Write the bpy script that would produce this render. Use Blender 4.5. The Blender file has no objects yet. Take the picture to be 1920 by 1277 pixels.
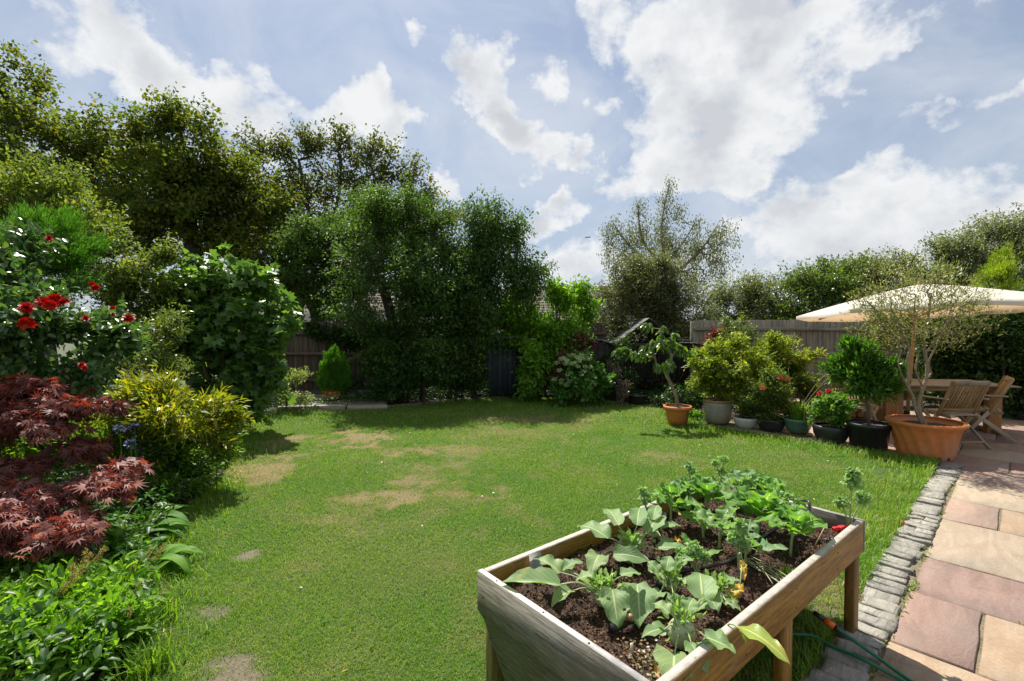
import bpy, math, random
import numpy as np
from mathutils import Vector, Matrix, Euler
rng = np.random.default_rng(11); random.seed(11)
S = bpy.context.scene
R = math.radians

# ------------------------------------------------------------ camera
F_PX, CAM_H, HOR = 900.0, 1.65, 610.0
TILT = math.atan((638.5 - HOR) / F_PX)
cam = bpy.data.cameras.new('camera'); camo = bpy.data.objects.new('camera', cam)
S.collection.objects.link(camo); S.camera = camo
cam.sensor_width = 36; cam.lens = F_PX / 1920 * 36; cam.clip_start = 0.05; cam.clip_end = 5000
camo.location = (0, 0, CAM_H); camo.rotation_euler = (math.pi / 2 - TILT, 0, 0)

def ray(px, py):
    x = (px - 960) / F_PX; y = -(py - 638.5) / F_PX
    return np.array([x, math.cos(TILT) + y * math.sin(TILT), y * math.cos(TILT) - math.sin(TILT)])
def gp(px, py, z=0.0):
    r = ray(px, py); return np.array([0, 0, CAM_H]) + r * ((z - CAM_H) / r[2])
def at(px, py, Y):
    r = ray(px, py); return np.array([0, 0, CAM_H]) + r * (Y / r[1])

# ------------------------------------------------------------ sky and sun
SUN_AZ, SUN_EL = R(-20), R(58)          # azimuth from +Y, negative = to the left
S.view_settings.view_transform = 'Standard'; S.view_settings.look = 'None'
S.view_settings.gamma = 1; S.view_settings.use_curve_mapping = False
S.view_settings.exposure = 0.95
sun = bpy.data.lights.new('sun', 'SUN'); suno = bpy.data.objects.new('sun', sun); S.collection.objects.link(suno)
sun.energy = 4.3; sun.angle = R(0.6); sun.color = (1.0, 0.94, 0.83)
sd = Vector((math.sin(SUN_AZ) * math.cos(SUN_EL), math.cos(SUN_AZ) * math.cos(SUN_EL), math.sin(SUN_EL)))
suno.rotation_euler = sd.to_track_quat('Z', 'Y').to_euler(); suno.location = (0, 0, 30)
S.cycles.max_bounces = 10; S.cycles.diffuse_bounces = 6; S.cycles.transmission_bounces = 6
S.cycles.transparent_max_bounces = 8; S.cycles.use_denoising = True
S.cycles.sample_clamp_indirect = 5; S.cycles.sample_clamp_direct = 9

class NT:
    """tiny node-tree helper"""
    def __init__(s, tree): s.t = tree; s.n = tree.nodes; s.l = tree.links
    def node(s, typ, **kw):
        n = s.n.new(typ)
        for k, v in kw.items():
            if k.startswith('i_'):
                k2 = k[2:]
                key = int(k2) if k2.isdigit() else k2.replace('_', ' ')
                s.set(n.inputs[key], v)
            else: setattr(n, k, v)
        return n
    def set(s, sock, v):
        if isinstance(v, bpy.types.NodeSocket): s.l.new(v, sock)
        else: sock.default_value = v
    def math(s, op, a, b=0.0, c=None, clamp=False):
        n = s.n.new('ShaderNodeMath'); n.operation = op; n.use_clamp = clamp
        s.set(n.inputs[0], a); s.set(n.inputs[1], b)
        if c is not None: s.set(n.inputs[2], c)
        return n.outputs[0]
    def mix(s, f, a, b, blend='MIX'):
        n = s.n.new('ShaderNodeMix'); n.data_type = 'RGBA'; n.blend_type = blend
        s.set(n.inputs[0], f); s.set(n.inputs[6], a if not isinstance(a, tuple) else (*a[:3], 1)); s.set(n.inputs[7], b if not isinstance(b, tuple) else (*b[:3], 1))
        return n.outputs[2]
    def noise(s, vec, scale, detail=4, rough=0.55, dist=0.0):
        n = s.n.new('ShaderNodeTexNoise'); s.l.new(vec, n.inputs['Vector'])
        n.inputs['Scale'].default_value = scale; n.inputs['Detail'].default_value = detail
        n.inputs['Roughness'].default_value = rough; n.inputs['Distortion'].default_value = dist
        return n.outputs[0]
    def ramp(s, f, stops):
        n = s.n.new('ShaderNodeValToRGB'); e = n.color_ramp.elements
        while len(e) < len(stops): e.new(0.5)
        for i, (p, c) in enumerate(stops): e[i].position = p; e[i].color = (*c[:3], 1)
        s.set(n.inputs[0], f); return n.outputs[0]
    def mrange(s, v, a, b, c=0.0, d=1.0, smooth=False):
        n = s.n.new('ShaderNodeMapRange'); s.set(n.inputs[0], v)
        if smooth: n.interpolation_type = 'SMOOTHSTEP'
        for i, x in enumerate((a, b, c, d)): n.inputs[i + 1].default_value = x
        return n.outputs[0]

W = bpy.data.worlds.new('World'); S.world = W; W.use_nodes = True
def build_world():
    t = NT(W.node_tree); t.n.clear()
    out = t.node('ShaderNodeOutputWorld'); bg = t.node('ShaderNodeBackground')
    bg.inputs['Strength'].default_value = 0.10
    sky = t.node('ShaderNodeTexSky', sky_type='NISHITA', sun_disc=False)
    sky.sun_elevation = SUN_EL; sky.sun_rotation = SUN_AZ
    sky.altitude = 0; sky.air_density = 1.0; sky.dust_density = 1.4; sky.ozone_density = 2.0
    tc = t.node('ShaderNodeTexCoord'); g = tc.outputs['Generated']
    sep = t.node('ShaderNodeSeparateXYZ'); t.l.new(g, sep.inputs[0])
    az = t.math('ARCTAN2', sep.outputs[0], sep.outputs[1])
    el = t.math('ARCSINE', t.math('MINIMUM', t.math('MAXIMUM', sep.outputs[2], -1.0), 1.0))
    cmb = t.node('ShaderNodeCombineXYZ'); t.l.new(az, cmb.inputs[0]); t.l.new(el, cmb.inputs[1])
    # warp with 3d noise of the direction, so that cloud edges are lumpy
    nz = t.node('ShaderNodeTexNoise'); t.l.new(g, nz.inputs['Vector'])
    nz.inputs['Scale'].default_value = 10; nz.inputs['Detail'].default_value = 7; nz.inputs['Roughness'].default_value = 0.55
    sub = t.node('ShaderNodeVectorMath', operation='SUBTRACT'); t.l.new(nz.outputs['Color'], sub.inputs[0]); sub.inputs[1].default_value = (.5, .5, .5)
    scl = t.node('ShaderNodeVectorMath', operation='SCALE'); t.l.new(sub.outputs[0], scl.inputs[0]); scl.inputs['Scale'].default_value = 0.17
    add = t.node('ShaderNodeVectorMath', operation='ADD'); t.l.new(cmb.outputs[0], add.inputs[0]); t.l.new(scl.outputs[0], add.inputs[1])
    p = add.outputs[0]
    blobs = [  # px, py, rx, ry, rot deg, weight
        (1350, 90, 150, 110, 0, 1.1), (1300, 190, 110, 80, 30, 1), (1420, 20, 190, 80, 0, .8), (1390, 240, 80, 110, 0, .95),
        (1540, 130, 170, 60, 20, .72), (1250, 320, 120, 55, 10, .95), (1350, 310, 70, 60, 0, .85), (1240, 60, 60, 90, 0, .6),
        (890, 130, 55, 70, -20, .95), (935, 200, 70, 50, -35, .95), (975, 255, 40, 45, -30, .8), (1040, 300, 60, 35, 10, .75), (1095, 290, 30, 35, 0, .7),
        (1040, 165, 28, 32, 0, .6), (1120, 200, 34, 28, 0, .5), (1135, 30, 34, 75, 15, .7),
        (690, 205, 78, 50, 0, 1.05), (550, 225, 160, 45, -8, .6), (420, 215, 110, 60, -25, .7), (460, 130, 60, 40, -30, .35),
        (170, 50, 110, 80, -10, .55), (250, 90, 90, 60, -25, .62), (330, 170, 110, 60, -30, .42), (100, 120, 60, 60, 0, .35), (230, 20, 80, 40, 0, .3),
        (1020, 400, 70, 28, 8, .9), (842, 325, 32, 24, 0, .8), (785, 70, 24, 16, 0, .5),
        (1480, 385, 130, 40, 10, .85), (1620, 380, 150, 55, 15, .75), (1820, 390, 220, 70, 0, .7), (1700, 440, 340, 60, 0, .75),
        (1830, 190, 150, 24, 4, .65), (1700, 60, 200, 30, 25, .32), (1080, 500, 110, 45, 0, .8), (1500, 490, 260, 40, 0, .6),
        (1500, 240, 60, 30, 20, .45)]
    acc = None
    for (bx, by, rx, ry, rot, w) in blobs:
        r0 = ray(bx, by); r0 = r0 / np.linalg.norm(r0); a0, e0 = math.atan2(r0[0], r0[1]), math.asin(r0[2])
        rr = ray(bx + rx, by); rr = rr / np.linalg.norm(rr); sx = abs(math.atan2(rr[0], rr[1]) - a0)
        ru = ray(bx, by - ry); ru = ru / np.linalg.norm(ru); sy = abs(math.asin(ru[2]) - e0)
        m = t.node('ShaderNodeMapping', vector_type='TEXTURE'); t.l.new(p, m.inputs[0])
        m.inputs['Location'].default_value = (a0, e0, 0); m.inputs['Rotation'].default_value = (0, 0, R(rot)); m.inputs['Scale'].default_value = (sx, sy, 1)
        sx_ = t.node('ShaderNodeSeparateXYZ'); t.l.new(m.outputs[0], sx_.inputs[0])
        d2 = t.math('ADD', t.math('MULTIPLY', sx_.outputs[0], sx_.outputs[0]), t.math('MULTIPLY', sx_.outputs[1], sx_.outputs[1]))
        v = t.mrange(d2, 0.0, 2.2, w, 0.0)
        acc = v if acc is None else t.math('ADD', acc, t.math('MULTIPLY', v, t.math('SUBTRACT', 1.25, acc)))
    # same sort of sky goes on round the rest of the horizon
    st = t.node('ShaderNodeVectorMath', operation='MULTIPLY'); t.l.new(g, st.inputs[0]); st.inputs[1].default_value = (1, 1, 1.25)
    wide = t.noise(st.outputs[0], 2.4, 5, 0.55)
    inview = t.math('MULTIPLY', t.mrange(t.math('ABSOLUTE', az), 0.85, 1.15, 1, 0), t.mrange(el, 0.62, 0.8, 1, 0))
    rest = t.math('MULTIPLY', t.mrange(wide, 0.44, 0.62, 0, 1.0), t.math('SUBTRACT', 1.0, inview))
    acc = t.math('ADD', acc, rest)
    fb = t.noise(st.outputs[0], 12, 9, 0.6)
    fine = t.noise(st.outputs[0], 34, 7, 0.6)
    lump = t.math('ADD', t.math('MULTIPLY', t.math('SUBTRACT', fb, 0.5), 3.0), t.math('MULTIPLY', t.math('SUBTRACT', fine, 0.5), 0.9))
    dens = t.math('ADD', acc, t.math('MULTIPLY', lump, t.mrange(acc, 0.0, 0.35, 0.25, 1.0)))
    mask = t.mrange(dens, 0.14, 1.08, 0, 1, True)
    thin = t.math('MULTIPLY', t.mrange(t.noise(st.outputs[0], 3.2, 7, 0.6, 0.6), 0.40, 0.75), 0.55)
    mask = t.math('MAXIMUM', mask, thin)
    # thicker cloud is greyer at its core, brighter at the rim
    core = t.mrange(acc, 0.7, 1.2, 0, 1, True)
    shade = t.math('MULTIPLY', core, t.mrange(t.noise(st.outputs[0], 9, 6, 0.55), 0.36, 0.62))
    cloud = t.mix(shade, (4.6, 4.68, 4.75), (3.25, 3.38, 3.6))
    hz = t.mrange(el, 0.0, 0.55, 1, 0)
    base = t.mix(1.0, sky.outputs[0], (0.40, 0.46, 0.54), 'MULTIPLY')
    # summer haze: a milky veil, thickest toward the horizon
    base = t.mix(t.math('MULTIPLY_ADD', hz, 0.30, 0.42), base, (2.85, 3.25, 3.72))
    col = t.mix(mask, base, cloud)
    t.l.new(col, bg.inputs['Color']); t.l.new(bg.outputs[0], out.inputs[0])
build_world()

# ------------------------------------------------------------ object helpers
def tag(o, label=None, cat=None, group=None, kind=None):
    if label: o['label'] = label
    if cat: o['category'] = cat
    if group: o['group'] = group
    if kind: o['kind'] = kind
    return o
def empty(name, loc=(0, 0, 0), rz=0.0, label=None, cat=None, group=None, kind=None):
    o = bpy.data.objects.new(name, None); S.collection.objects.link(o)
    o.location = [float(v) for v in loc]; o.rotation_euler = (0, 0, rz); o.empty_display_size = 0.1
    return tag(o, label, cat, group, kind)
def put(name, mesh, mat=None, parent=None, M=None, **kw):
    o = bpy.data.objects.new(name, mesh); S.collection.objects.link(o)
    if mat is not None and not mesh.materials: mesh.materials.append(mat)
    if parent is not None: o.parent = parent
    if M is not None: o.matrix_basis = M
    return tag(o, **kw)
def fm(name, V, faces, smooth=False, attr=None):
    """fast mesh from arrays; faces = list of (n,k) int arrays"""
    me = bpy.data.meshes.new(name); V = np.asarray(V, dtype=np.float32)
    me.vertices.add(len(V)); me.vertices.foreach_set('co', V.ravel())
    faces = [np.asarray(f, dtype=np.int32) for f in faces if len(f)]
    loops = np.concatenate([f.ravel() for f in faces]); tot = np.concatenate([np.full(len(f), f.shape[1], np.int32) for f in faces])
    st = np.concatenate([[0], np.cumsum(tot)[:-1]]).astype(np.int32)
    me.loops.add(len(loops)); me.loops.foreach_set('vertex_index', loops)
    me.polygons.add(len(tot)); me.polygons.foreach_set('loop_start', st)
    if smooth: me.polygons.foreach_set('use_smooth', np.ones(len(tot), dtype=bool))
    if attr:
        for k, (typ, arr) in attr.items():
            a = me.attributes.new(k, typ, 'POINT')
            arr = np.asarray(arr, dtype=np.float32)
            if typ == 'FLOAT': a.data.foreach_set('value', arr.ravel())
            else: a.data.foreach_set('vector', arr.ravel())
    me.update(calc_edges=True)
    return me
def join(parts):
    Vs, Fs, off = [], [], 0
    for V, F in parts:
        Vs.append(V)
        for f in F: Fs.append(np.asarray(f) + off)
        off += len(V)
    return np.concatenate(Vs), Fs
def boxd(cx, cy, cz, sx, sy, sz, b=0.0, jit=0.0):
    """box arrays with chamfered edges"""
    hx, hy, hz = sx / 2, sy / 2, sz / 2
    if b <= 0:
        V = np.array([[x, y, z] for x in (-hx, hx) for y in (-hy, hy) for z in (-hz, hz)], float)
        F = [np.array([[0, 1, 3, 2], [4, 6, 7, 5], [0, 4, 5, 1], [2, 3, 7, 6], [0, 2, 6, 4], [1, 5, 7, 3]])]
    else:
        b = min(b, hx * .9, hy * .9, hz * .9); V = []
        for x in (-1, 1):
            for y in (-1, 1):
                for z in (-1, 1):
                    V += [[x * (hx - b), y * (hy - b), z * hz], [x * (hx - b), y * hy, z * (hz - b)], [x * hx, y * (hy - b), z * (hz - b)]]
        V = np.array(V, float); I = lambda x, y, z, k: ((x * 2 + y) * 2 + z) * 3 + k
        q = []
        for z in (0, 1): q.append([I(0, 0, z, 0), I(1, 0, z, 0), I(1, 1, z, 0), I(0, 1, z, 0)])
        for y in (0, 1): q.append([I(0, y, 0, 1), I(0, y, 1, 1), I(1, y, 1, 1), I(1, y, 0, 1)])
        for x in (0, 1): q.append([I(x, 0, 0, 2), I(x, 1, 0, 2), I(x, 1, 1, 2), I(x, 0, 1, 2)])
        for x in (0, 1):
            for y in (0, 1): q.append([I(x, y, 0, 1), I(x, y, 1, 1), I(x, y, 1, 2), I(x, y, 0, 2)])
            for z in (0, 1): q.append([I(x, 0, z, 0), I(x, 1, z, 0), I(x, 1, z, 2), I(x, 0, z, 2)])
        for y in (0, 1):
            for z in (0, 1): q.append([I(0, y, z, 0), I(1, y, z, 0), I(1, y, z, 1), I(0, y, z, 1)])
        tr = [[I(x, y, z, 0), I(x, y, z, 1), I(x, y, z, 2)] for x in (0, 1) for y in (0, 1) for z in (0, 1)]
        F = [np.array(q), np.array(tr)]
    if jit: V = V + rng.normal(0, jit, V.shape)
    return V + np.array([cx, cy, cz]), F
def fixn(me):
    import bmesh
    bm = bmesh.new(); bm.from_mesh(me); bmesh.ops.recalc_face_normals(bm, faces=bm.faces); bm.to_mesh(me); bm.free(); return me
def box(name, sx, sy, sz, b=0.004, jit=0.0):
    V, F = boxd(0, 0, 0, sx, sy, sz, b, jit); return fixn(fm(name, V, F))
def frameM(p, x, zhint=(0, 0, 1)):
    x = Vector(x).normalized(); z = Vector(zhint); y = z.cross(x)
    if y.length < 1e-4: y = Vector((0, 1, 0)).cross(x)
    y.normalize(); z = x.cross(y)
    M = Matrix((x, y, z)).transposed().to_4x4(); M.translation = Vector(p); return M
def beam(name, p0, p1, w, h, mat, parent, up=(0, 0, 1), b=0.004, **kw):
    """a board from p0 to p1 in the parent's frame; w across, h along `up`; grain on local x"""
    p0, p1 = Vector(p0), Vector(p1); L = (p1 - p0).length
    return put(name, box(name, L, w, h, b), mat, parent, frameM((p0 + p1) / 2, p1 - p0, up), **kw)
def tube(pts, rad, sides=8, cap=True):
    P = np.asarray(pts, float); n = len(P); rad = np.broadcast_to(np.asarray(rad, float), (n,))
    T = np.gradient(P, axis=0); T /= np.linalg.norm(T, axis=1)[:, None] + 1e-9
    ref = np.array([0.13, 0.27, 0.95]) if abs(T[0][2]) < .9 else np.array([1., .1, 0])
    V = []; a = np.linspace(0, 2 * np.pi, sides, endpoint=False); u = ref
    for i in range(n):
        u = u - T[i] * u.dot(T[i]); u /= np.linalg.norm(u); v = np.cross(T[i], u)
        V.append(P[i] + rad[i] * (np.cos(a)[:, None] * u + np.sin(a)[:, None] * v))
    V = np.concatenate(V); F = []
    for i in range(n - 1):
        for k in range(sides): F.append([i * sides + k, i * sides + (k + 1) % sides, (i + 1) * sides + (k + 1) % sides, (i + 1) * sides + k])
    Fs = [np.array(F)]
    if cap: Fs.append(np.array([list(range(sides))[::-1], [(n - 1) * sides + k for k in range(sides)]]))
    return V, Fs
def lathe(profile, segs=32, wob=0.0):
    a = np.linspace(0, 2 * np.pi, segs, endpoint=False); V = []
    for r, z in profile: V.append(np.stack([r * np.cos(a), r * np.sin(a), np.full(segs, z)], 1))
    V = np.concatenate(V); n = len(profile); F = []
    if wob: V[:, :2] *= 1 + rng.normal(0, wob, (len(V), 1))
    for i in range(n - 1):
        for k in range(segs): F.append([i * segs + k, i * segs + (k + 1) % segs, (i + 1) * segs + (k + 1) % segs, (i + 1) * segs + k])
    Fs = [np.array(F), np.array([list(range(segs))[::-1]])]
    return V, Fs
def spline(pts, n):
    P = np.asarray(pts, float); t = np.linspace(0, len(P) - 1, n); out = []
    for x in t:
        i = min(int(x), len(P) - 2); f = x - i
        p0, p1, p2, p3 = P[max(i - 1, 0)], P[i], P[i + 1], P[min(i + 2, len(P) - 1)]
        out.append(.5 * (2 * p1 + (p2 - p0) * f + (2 * p0 - 5 * p1 + 4 * p2 - p3) * f * f + (3 * p1 - p0 - 3 * p2 + p3) * f ** 3))
    return np.array(out)

# ------------------------------------------------------------ materials
def newmat(name):
    m = bpy.data.materials.new(name); m.use_nodes = True; t = NT(m.node_tree); t.n.clear()
    out = t.node('ShaderNodeOutputMaterial'); p = t.node('ShaderNodeBsdfPrincipled'); t.l.new(p.outputs[0], out.inputs[0])
    return m, t, p, out
def bump(t, p, h, strength=0.4, dist=0.01):
    b = t.node('ShaderNodeBump'); b.inputs['Strength'].default_value = strength; b.inputs['Distance'].default_value = dist
    t.l.new(h, b.inputs['Height']); t.l.new(b.outputs[0], p.inputs['Normal'])
def leafmat(name, c1, c2, c3=None, trans=0.45, rough=0.38, tcol=None, byobj=False, spec=0.5, veins=False, patchy=None):
    m, t, p, out = newmat(name)
    rnd = t.node('ShaderNodeObjectInfo').outputs['Random'] if byobj else t.node('ShaderNodeNewGeometry').outputs['Random Per Island']
    col = t.ramp(rnd, [(0, c1), (.6, c2), (1, c3 or c2)])
    tc = t.node('ShaderNodeTexCoord').outputs['Object']
    col = t.mix(1.0, col, t.ramp(t.noise(tc, 1.7, 3), [(.3, (.7, .74, .7)), (.7, (1.25, 1.2, 1.15))]), 'MULTIPLY')
    if patchy: col = t.mix(t.mrange(t.noise(tc, patchy[1], 4, .6), patchy[2], patchy[2] + .12), col, patchy[0])
    if veins:
        a = t.node('ShaderNodeAttribute', attribute_name='luv'); s = t.node('ShaderNodeSeparateXYZ'); t.l.new(a.outputs['Vector'], s.inputs[0])
        av = t.math('ABSOLUTE', s.outputs[1])
        mid = t.mrange(av, 0.03, 0.09, 1, 0)
        w = t.math('SINE', t.math('MULTIPLY', t.math('SUBTRACT', s.outputs[0], t.math('MULTIPLY', av, 0.45)), 44))
        vn = t.mrange(w, 0.86, 1.0, 0, 0.55)
        vm = t.math('MAXIMUM', mid, vn)
        col = t.mix(t.math('MULTIPLY', vm, 0.75), col, (min(1, c2[0] * 2.3 + .12), min(1, c2[1] * 1.7 + .14), min(1, c2[2] * 1.8 + .07)))
        bump(t, p, vm, .5, .004)
    t.l.new(col, p.inputs['Base Color']); p.inputs['Roughness'].default_value = rough; p.inputs['Specular IOR Level'].default_value = spec
    tr = t.node('ShaderNodeBsdfTranslucent')
    t.l.new(t.mix(1.0, col, tcol or (1.5, 1.55, .6), 'MULTIPLY'), tr.inputs[0])
    mx = t.node('ShaderNodeMixShader'); mx.inputs[0].default_value = trans
    t.l.new(p.outputs[0], mx.inputs[1]); t.l.new(tr.outputs[0], mx.inputs[2]); t.l.new(mx.outputs[0], out.inputs[0])
    return m
def barkmat(name, c1, c2, scale=14, rough=.9):
    m, t, p, _ = newmat(name); tc = t.node('ShaderNodeTexCoord').outputs['Object']
    mp = t.node('ShaderNodeMapping'); t.l.new(tc, mp.inputs[0]); mp.inputs['Scale'].default_value = (1, 1, .35)
    n = t.noise(mp.outputs[0], scale, 6, .65)
    t.l.new(t.ramp(n, [(.3, c1), (.7, c2)]), p.inputs['Base Color']); p.inputs['Roughness'].default_value = rough
    bump(t, p, n, .8, .02); return m
def woodmat(name, c1, c2, c3=None, grain=26, rough=.7, knots=True, weather=None, bs=.35):
    m, t, p, _ = newmat(name); tc = t.node('ShaderNodeTexCoord').outputs['Object']
    oi = t.node('ShaderNodeObjectInfo').outputs['Random']
    off = t.node('ShaderNodeCombineXYZ'); t.l.new(t.math('MULTIPLY', oi, 37.0), off.inputs[0]); t.l.new(t.math('MULTIPLY', oi, 11.0), off.inputs[1])
    ad = t.node('ShaderNodeVectorMath', operation='ADD'); t.l.new(tc, ad.inputs[0]); t.l.new(off.outputs[0], ad.inputs[1])
    mp = t.node('ShaderNodeMapping'); t.l.new(ad.outputs[0], mp.inputs[0]); mp.inputs['Scale'].default_value = (.08, 1, 1)
    n1 = t.noise(mp.outputs[0], grain * 3, 6, .6, .4); n2 = t.noise(mp.outputs[0], grain * .6, 4, .5, 1.2)
    n = t.math('ADD', t.math('MULTIPLY', n1, .5), t.math('MULTIPLY', n2, .5))
    col = t.ramp(n, [(.38, c1), (.5, c2), (.62, c3 or c2)])
    col = t.mix(1.0, col, t.ramp(oi, [(0, (.75, .75, .75)), (1, (1.2, 1.17, 1.12))]), 'MULTIPLY')
    if weather:
        w = t.noise(ad.outputs[0], weather[1], 6, .65)
        col = t.mix(t.mrange(w, weather[2], weather[2] + .16), col, weather[0])
    if knots:
        mk = t.node('ShaderNodeMapping'); t.l.new(ad.outputs[0], mk.inputs[0]); mk.inputs['Scale'].default_value = (3.2, 7, 7)
        v = t.node('ShaderNodeTexVoronoi'); t.l.new(mk.outputs[0], v.inputs['Vector']); v.inputs['Scale'].default_value = 1.0
        col = t.mix(t.mrange(v.outputs['Distance'], .05, .14, .8, 0), col, tuple(x * .3 for x in c1))
    t.l.new(col, p.inputs['Base Color']); p.inputs['Roughness'].default_value = rough
    bump(t, p, n, bs, .006); return m
def plain(name, c, rough=.5, n=None, metal=0.0, sc=20, bs=.15, var=.25, spec=.5):
    m, t, p, _ = newmat(name); tc = t.node('ShaderNodeTexCoord').outputs['Object']
    f = t.noise(tc, sc, 5, .6); f2 = t.noise(tc, sc * .18, 4, .6)
    c = np.array(c); col = t.ramp(f, [(.3, tuple(c * (1 - var))), (.7, tuple(np.minimum(c * (1 + var), 1)))])
    if n is not None: col = t.mix(t.mrange(f2, .5, .66), col, n)
    t.l.new(col, p.inputs['Base Color']); p.inputs['Roughness'].default_value = rough; p.inputs['Metallic'].default_value = metal
    p.inputs['Specular IOR Level'].default_value = spec
    bump(t, p, f, bs, .01); return m

# ------------------------------------------------------------ foliage generators
DIA = (np.array([(0, 0, 0), (.45, .5, .07), (1, 0, -.06), (.45, -.5, .07)], float), [np.array([[0, 1, 2, 3]])])
OVAL = (np.array([(0, 0, 0), (.3, .46, .09), (.7, .36, .05), (1, 0, -.14), (.7, -.36, .05), (.3, -.46, .09), (.5, 0, 0)], float),
        [np.array([[0, 6, 2, 1], [0, 5, 4, 6]]), np.array([[6, 3, 2], [6, 4, 3]])])
def palm_t(angs, lens, valley, wz=-.12):
    V = [(0.0, 0.0, 0.0)]; F = []; n = len(angs)
    mids = [(angs[i] + angs[i + 1]) / 2 for i in range(n - 1)]
    va = [angs[0] - (18)] + mids + [angs[-1] + 18]
    for i, a in enumerate(va):
        k = valley if 0 < i < n else valley * .75
        V.append((k * math.cos(R(a)), k * math.sin(R(a)), .03))
    for a, l in zip(angs, lens): V.append((l * math.cos(R(a)), l * math.sin(R(a)), wz * l))
    for i in range(n): F.append([0, 1 + i, n + 2 + i, 2 + i])
    return np.array(V, float), [np.array(F)]
MAPLE = palm_t([-105, -65, -30, 0, 30, 65, 105], [.4, .75, .95, 1.05, .95, .75, .4], .3)
FIG = palm_t([-95, -45, 0, 45, 95], [.62, .88, 1.0, .88, .62], .58, -.14)

def unit(v): return v / (np.linalg.norm(v, axis=-1, keepdims=True) + 1e-9)
def inst(P, D, N, L, Wd, T):
    """place template T at every P"""
    TV, TF = T; n = len(P); D = unit(D); N = unit(N - D * np.sum(N * D, 1, keepdims=True)); Sd = np.cross(N, D)
    u, v, w = TV[:, 0], TV[:, 1], TV[:, 2]; L = np.broadcast_to(L, (n,)); Wd = np.broadcast_to(Wd, (n,))
    V = P[:, None] + D[:, None] * (u[None, :, None] * L[:, None, None]) + Sd[:, None] * (v[None, :, None] * Wd[:, None, None]) + N[:, None] * (w[None, :, None] * L[:, None, None])
    m = len(TV); F = []
    for f in TF: F.append((f[None] + (np.arange(n) * m)[:, None, None]).reshape(-1, f.shape[1]))
    return V.reshape(-1, 3), F
def lobe(px, py, Y, rpx, rpy, rd=None):
    c = at(px, py, Y); rx, rz = rpx * Y / F_PX, rpy * Y / F_PX
    return (c[0], c[1], c[2], rx, rd or max(rx, rz) * .85, rz)
def crown(lobes, n, clump=.33, per=14, shell=.55):
    """cluster centres: sub-clumps near the shells of the lobes, with gaps between them"""
    vol = np.array([l[3] * l[4] * l[5] for l in lobes]) ** .67; vol /= vol.sum(); out = []
    for l, w in zip(lobes, vol):
        k = max(2, int(round(n * w / per))); c = np.array(l[:3]); r = np.array(l[3:])
        d = unit(rng.normal(size=(k, 3))); rad = shell + (1 - shell) * rng.random(k) ** .6
        sc = c + d * r * rad[:, None] * .92
        q = np.repeat(sc, per, 0); e = rng.normal(size=(len(q), 3)) * .5
        q = q + e * clump * r * np.array([1, 1, .75]); out.append(q)
    out = np.concatenate(out); low = out[:, 2] < .06; out[low, 2] = .06 + rng.random(low.sum()) * .1; return out
def skeleton(trunks, T, step, rtip, r0, bend=.35, upb=.6):
    pos, par = [], []
    for poly in trunks:
        P = spline(poly, max(3, int(sum(np.linalg.norm(np.diff(np.asarray(poly, float), axis=0), axis=1)) / step) + 2))
        if pos:
            A = np.array(pos); j = int(np.argmin(np.linalg.norm(A - P[0], axis=1)))
            if np.linalg.norm(A[j] - P[0]) > step * 1.5: j = -1
        else: j = -1
        for i, q in enumerate(P):
            pos.append(q); par.append(j if i == 0 else len(pos) - 2)
    tr = np.array(pos); dd = np.array([np.min(np.linalg.norm(tr - q, axis=1)) for q in T]); order = np.argsort(dd)
    A = np.zeros((len(pos) + len(T) * 14, 3)); A[:len(pos)] = tr; n = len(pos); par += [0] * (len(A) - n)
    dirn = np.zeros_like(A); dirn[:n] = unit(np.gradient(tr, axis=0)) if n > 1 else 0
    for k in order:
        q = T[k]; d = np.linalg.norm(A[:n] - q, axis=1)
        cost = d + upb * np.maximum(0, A[:n, 2] - q[2]); j = int(np.argmin(cost)); L = d[j]
        if L < 1e-3: continue
        m = int(min(12, max(1, math.ceil(L / step)))); c1 = A[j] + dirn[j] * L * bend
        prev = j
        for i in range(1, m + 1):
            f = i / m; x = (1 - f) ** 2 * A[j] + 2 * f * (1 - f) * c1 + f * f * q
            if i < m: x = x + rng.normal(0, .09 * L / m + .012 * step, 3)
            if n >= len(A): break
            A[n] = x; par[n] = prev; dirn[n] = (x - A[prev]) / (np.linalg.norm(x - A[prev]) + 1e-9); prev = n; n += 1
    A = A[:n]; par = np.array(par[:n]); r = np.zeros(n); p = 2.15
    for i in range(n - 1, -1, -1):
        r[i] = max(r[i], rtip ** p)
        if par[i] >= 0: r[par[i]] += r[i]
    r = r ** (1 / p); mx = r.max(); r = rtip + (r - rtip) * (r0 - rtip) / max(mx - rtip, 1e-6)
    return A, par, r
def skin(A, par, r, base, rmin=0.0, sides=5):
    k = np.where((par >= 0) & (r >= rmin))[0]; P0, P1 = A[par[k]], A[k]; R0, R1 = np.minimum(r[par[k]], r[k] * 1.35), r[k]
    D = unit(P1 - P0); ref = np.where(np.abs(D[:, 2:3]) > .9, np.array([[1., 0, 0]]), np.array([[0, 0, 1.]]))
    U = unit(np.cross(D, ref)); Vv = np.cross(D, U); a = np.linspace(0, 2 * np.pi, sides, endpoint=False)
    ring = np.cos(a)[None, :, None] * U[:, None] + np.sin(a)[None, :, None] * Vv[:, None]
    V = np.concatenate([P0[:, None] - D[:, None] * R0[:, None, None] * .3 + ring * R0[:, None, None], P1[:, None] + ring * R1[:, None, None]], 1)
    i = np.arange(sides); q = np.stack([i, (i + 1) % sides, (i + 1) % sides + sides, i + sides], 1)
    F = (q[None] + (np.arange(len(k)) * 2 * sides)[:, None, None]).reshape(-1, 4)
    return V.reshape(-1, 3) - base, [F]
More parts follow.
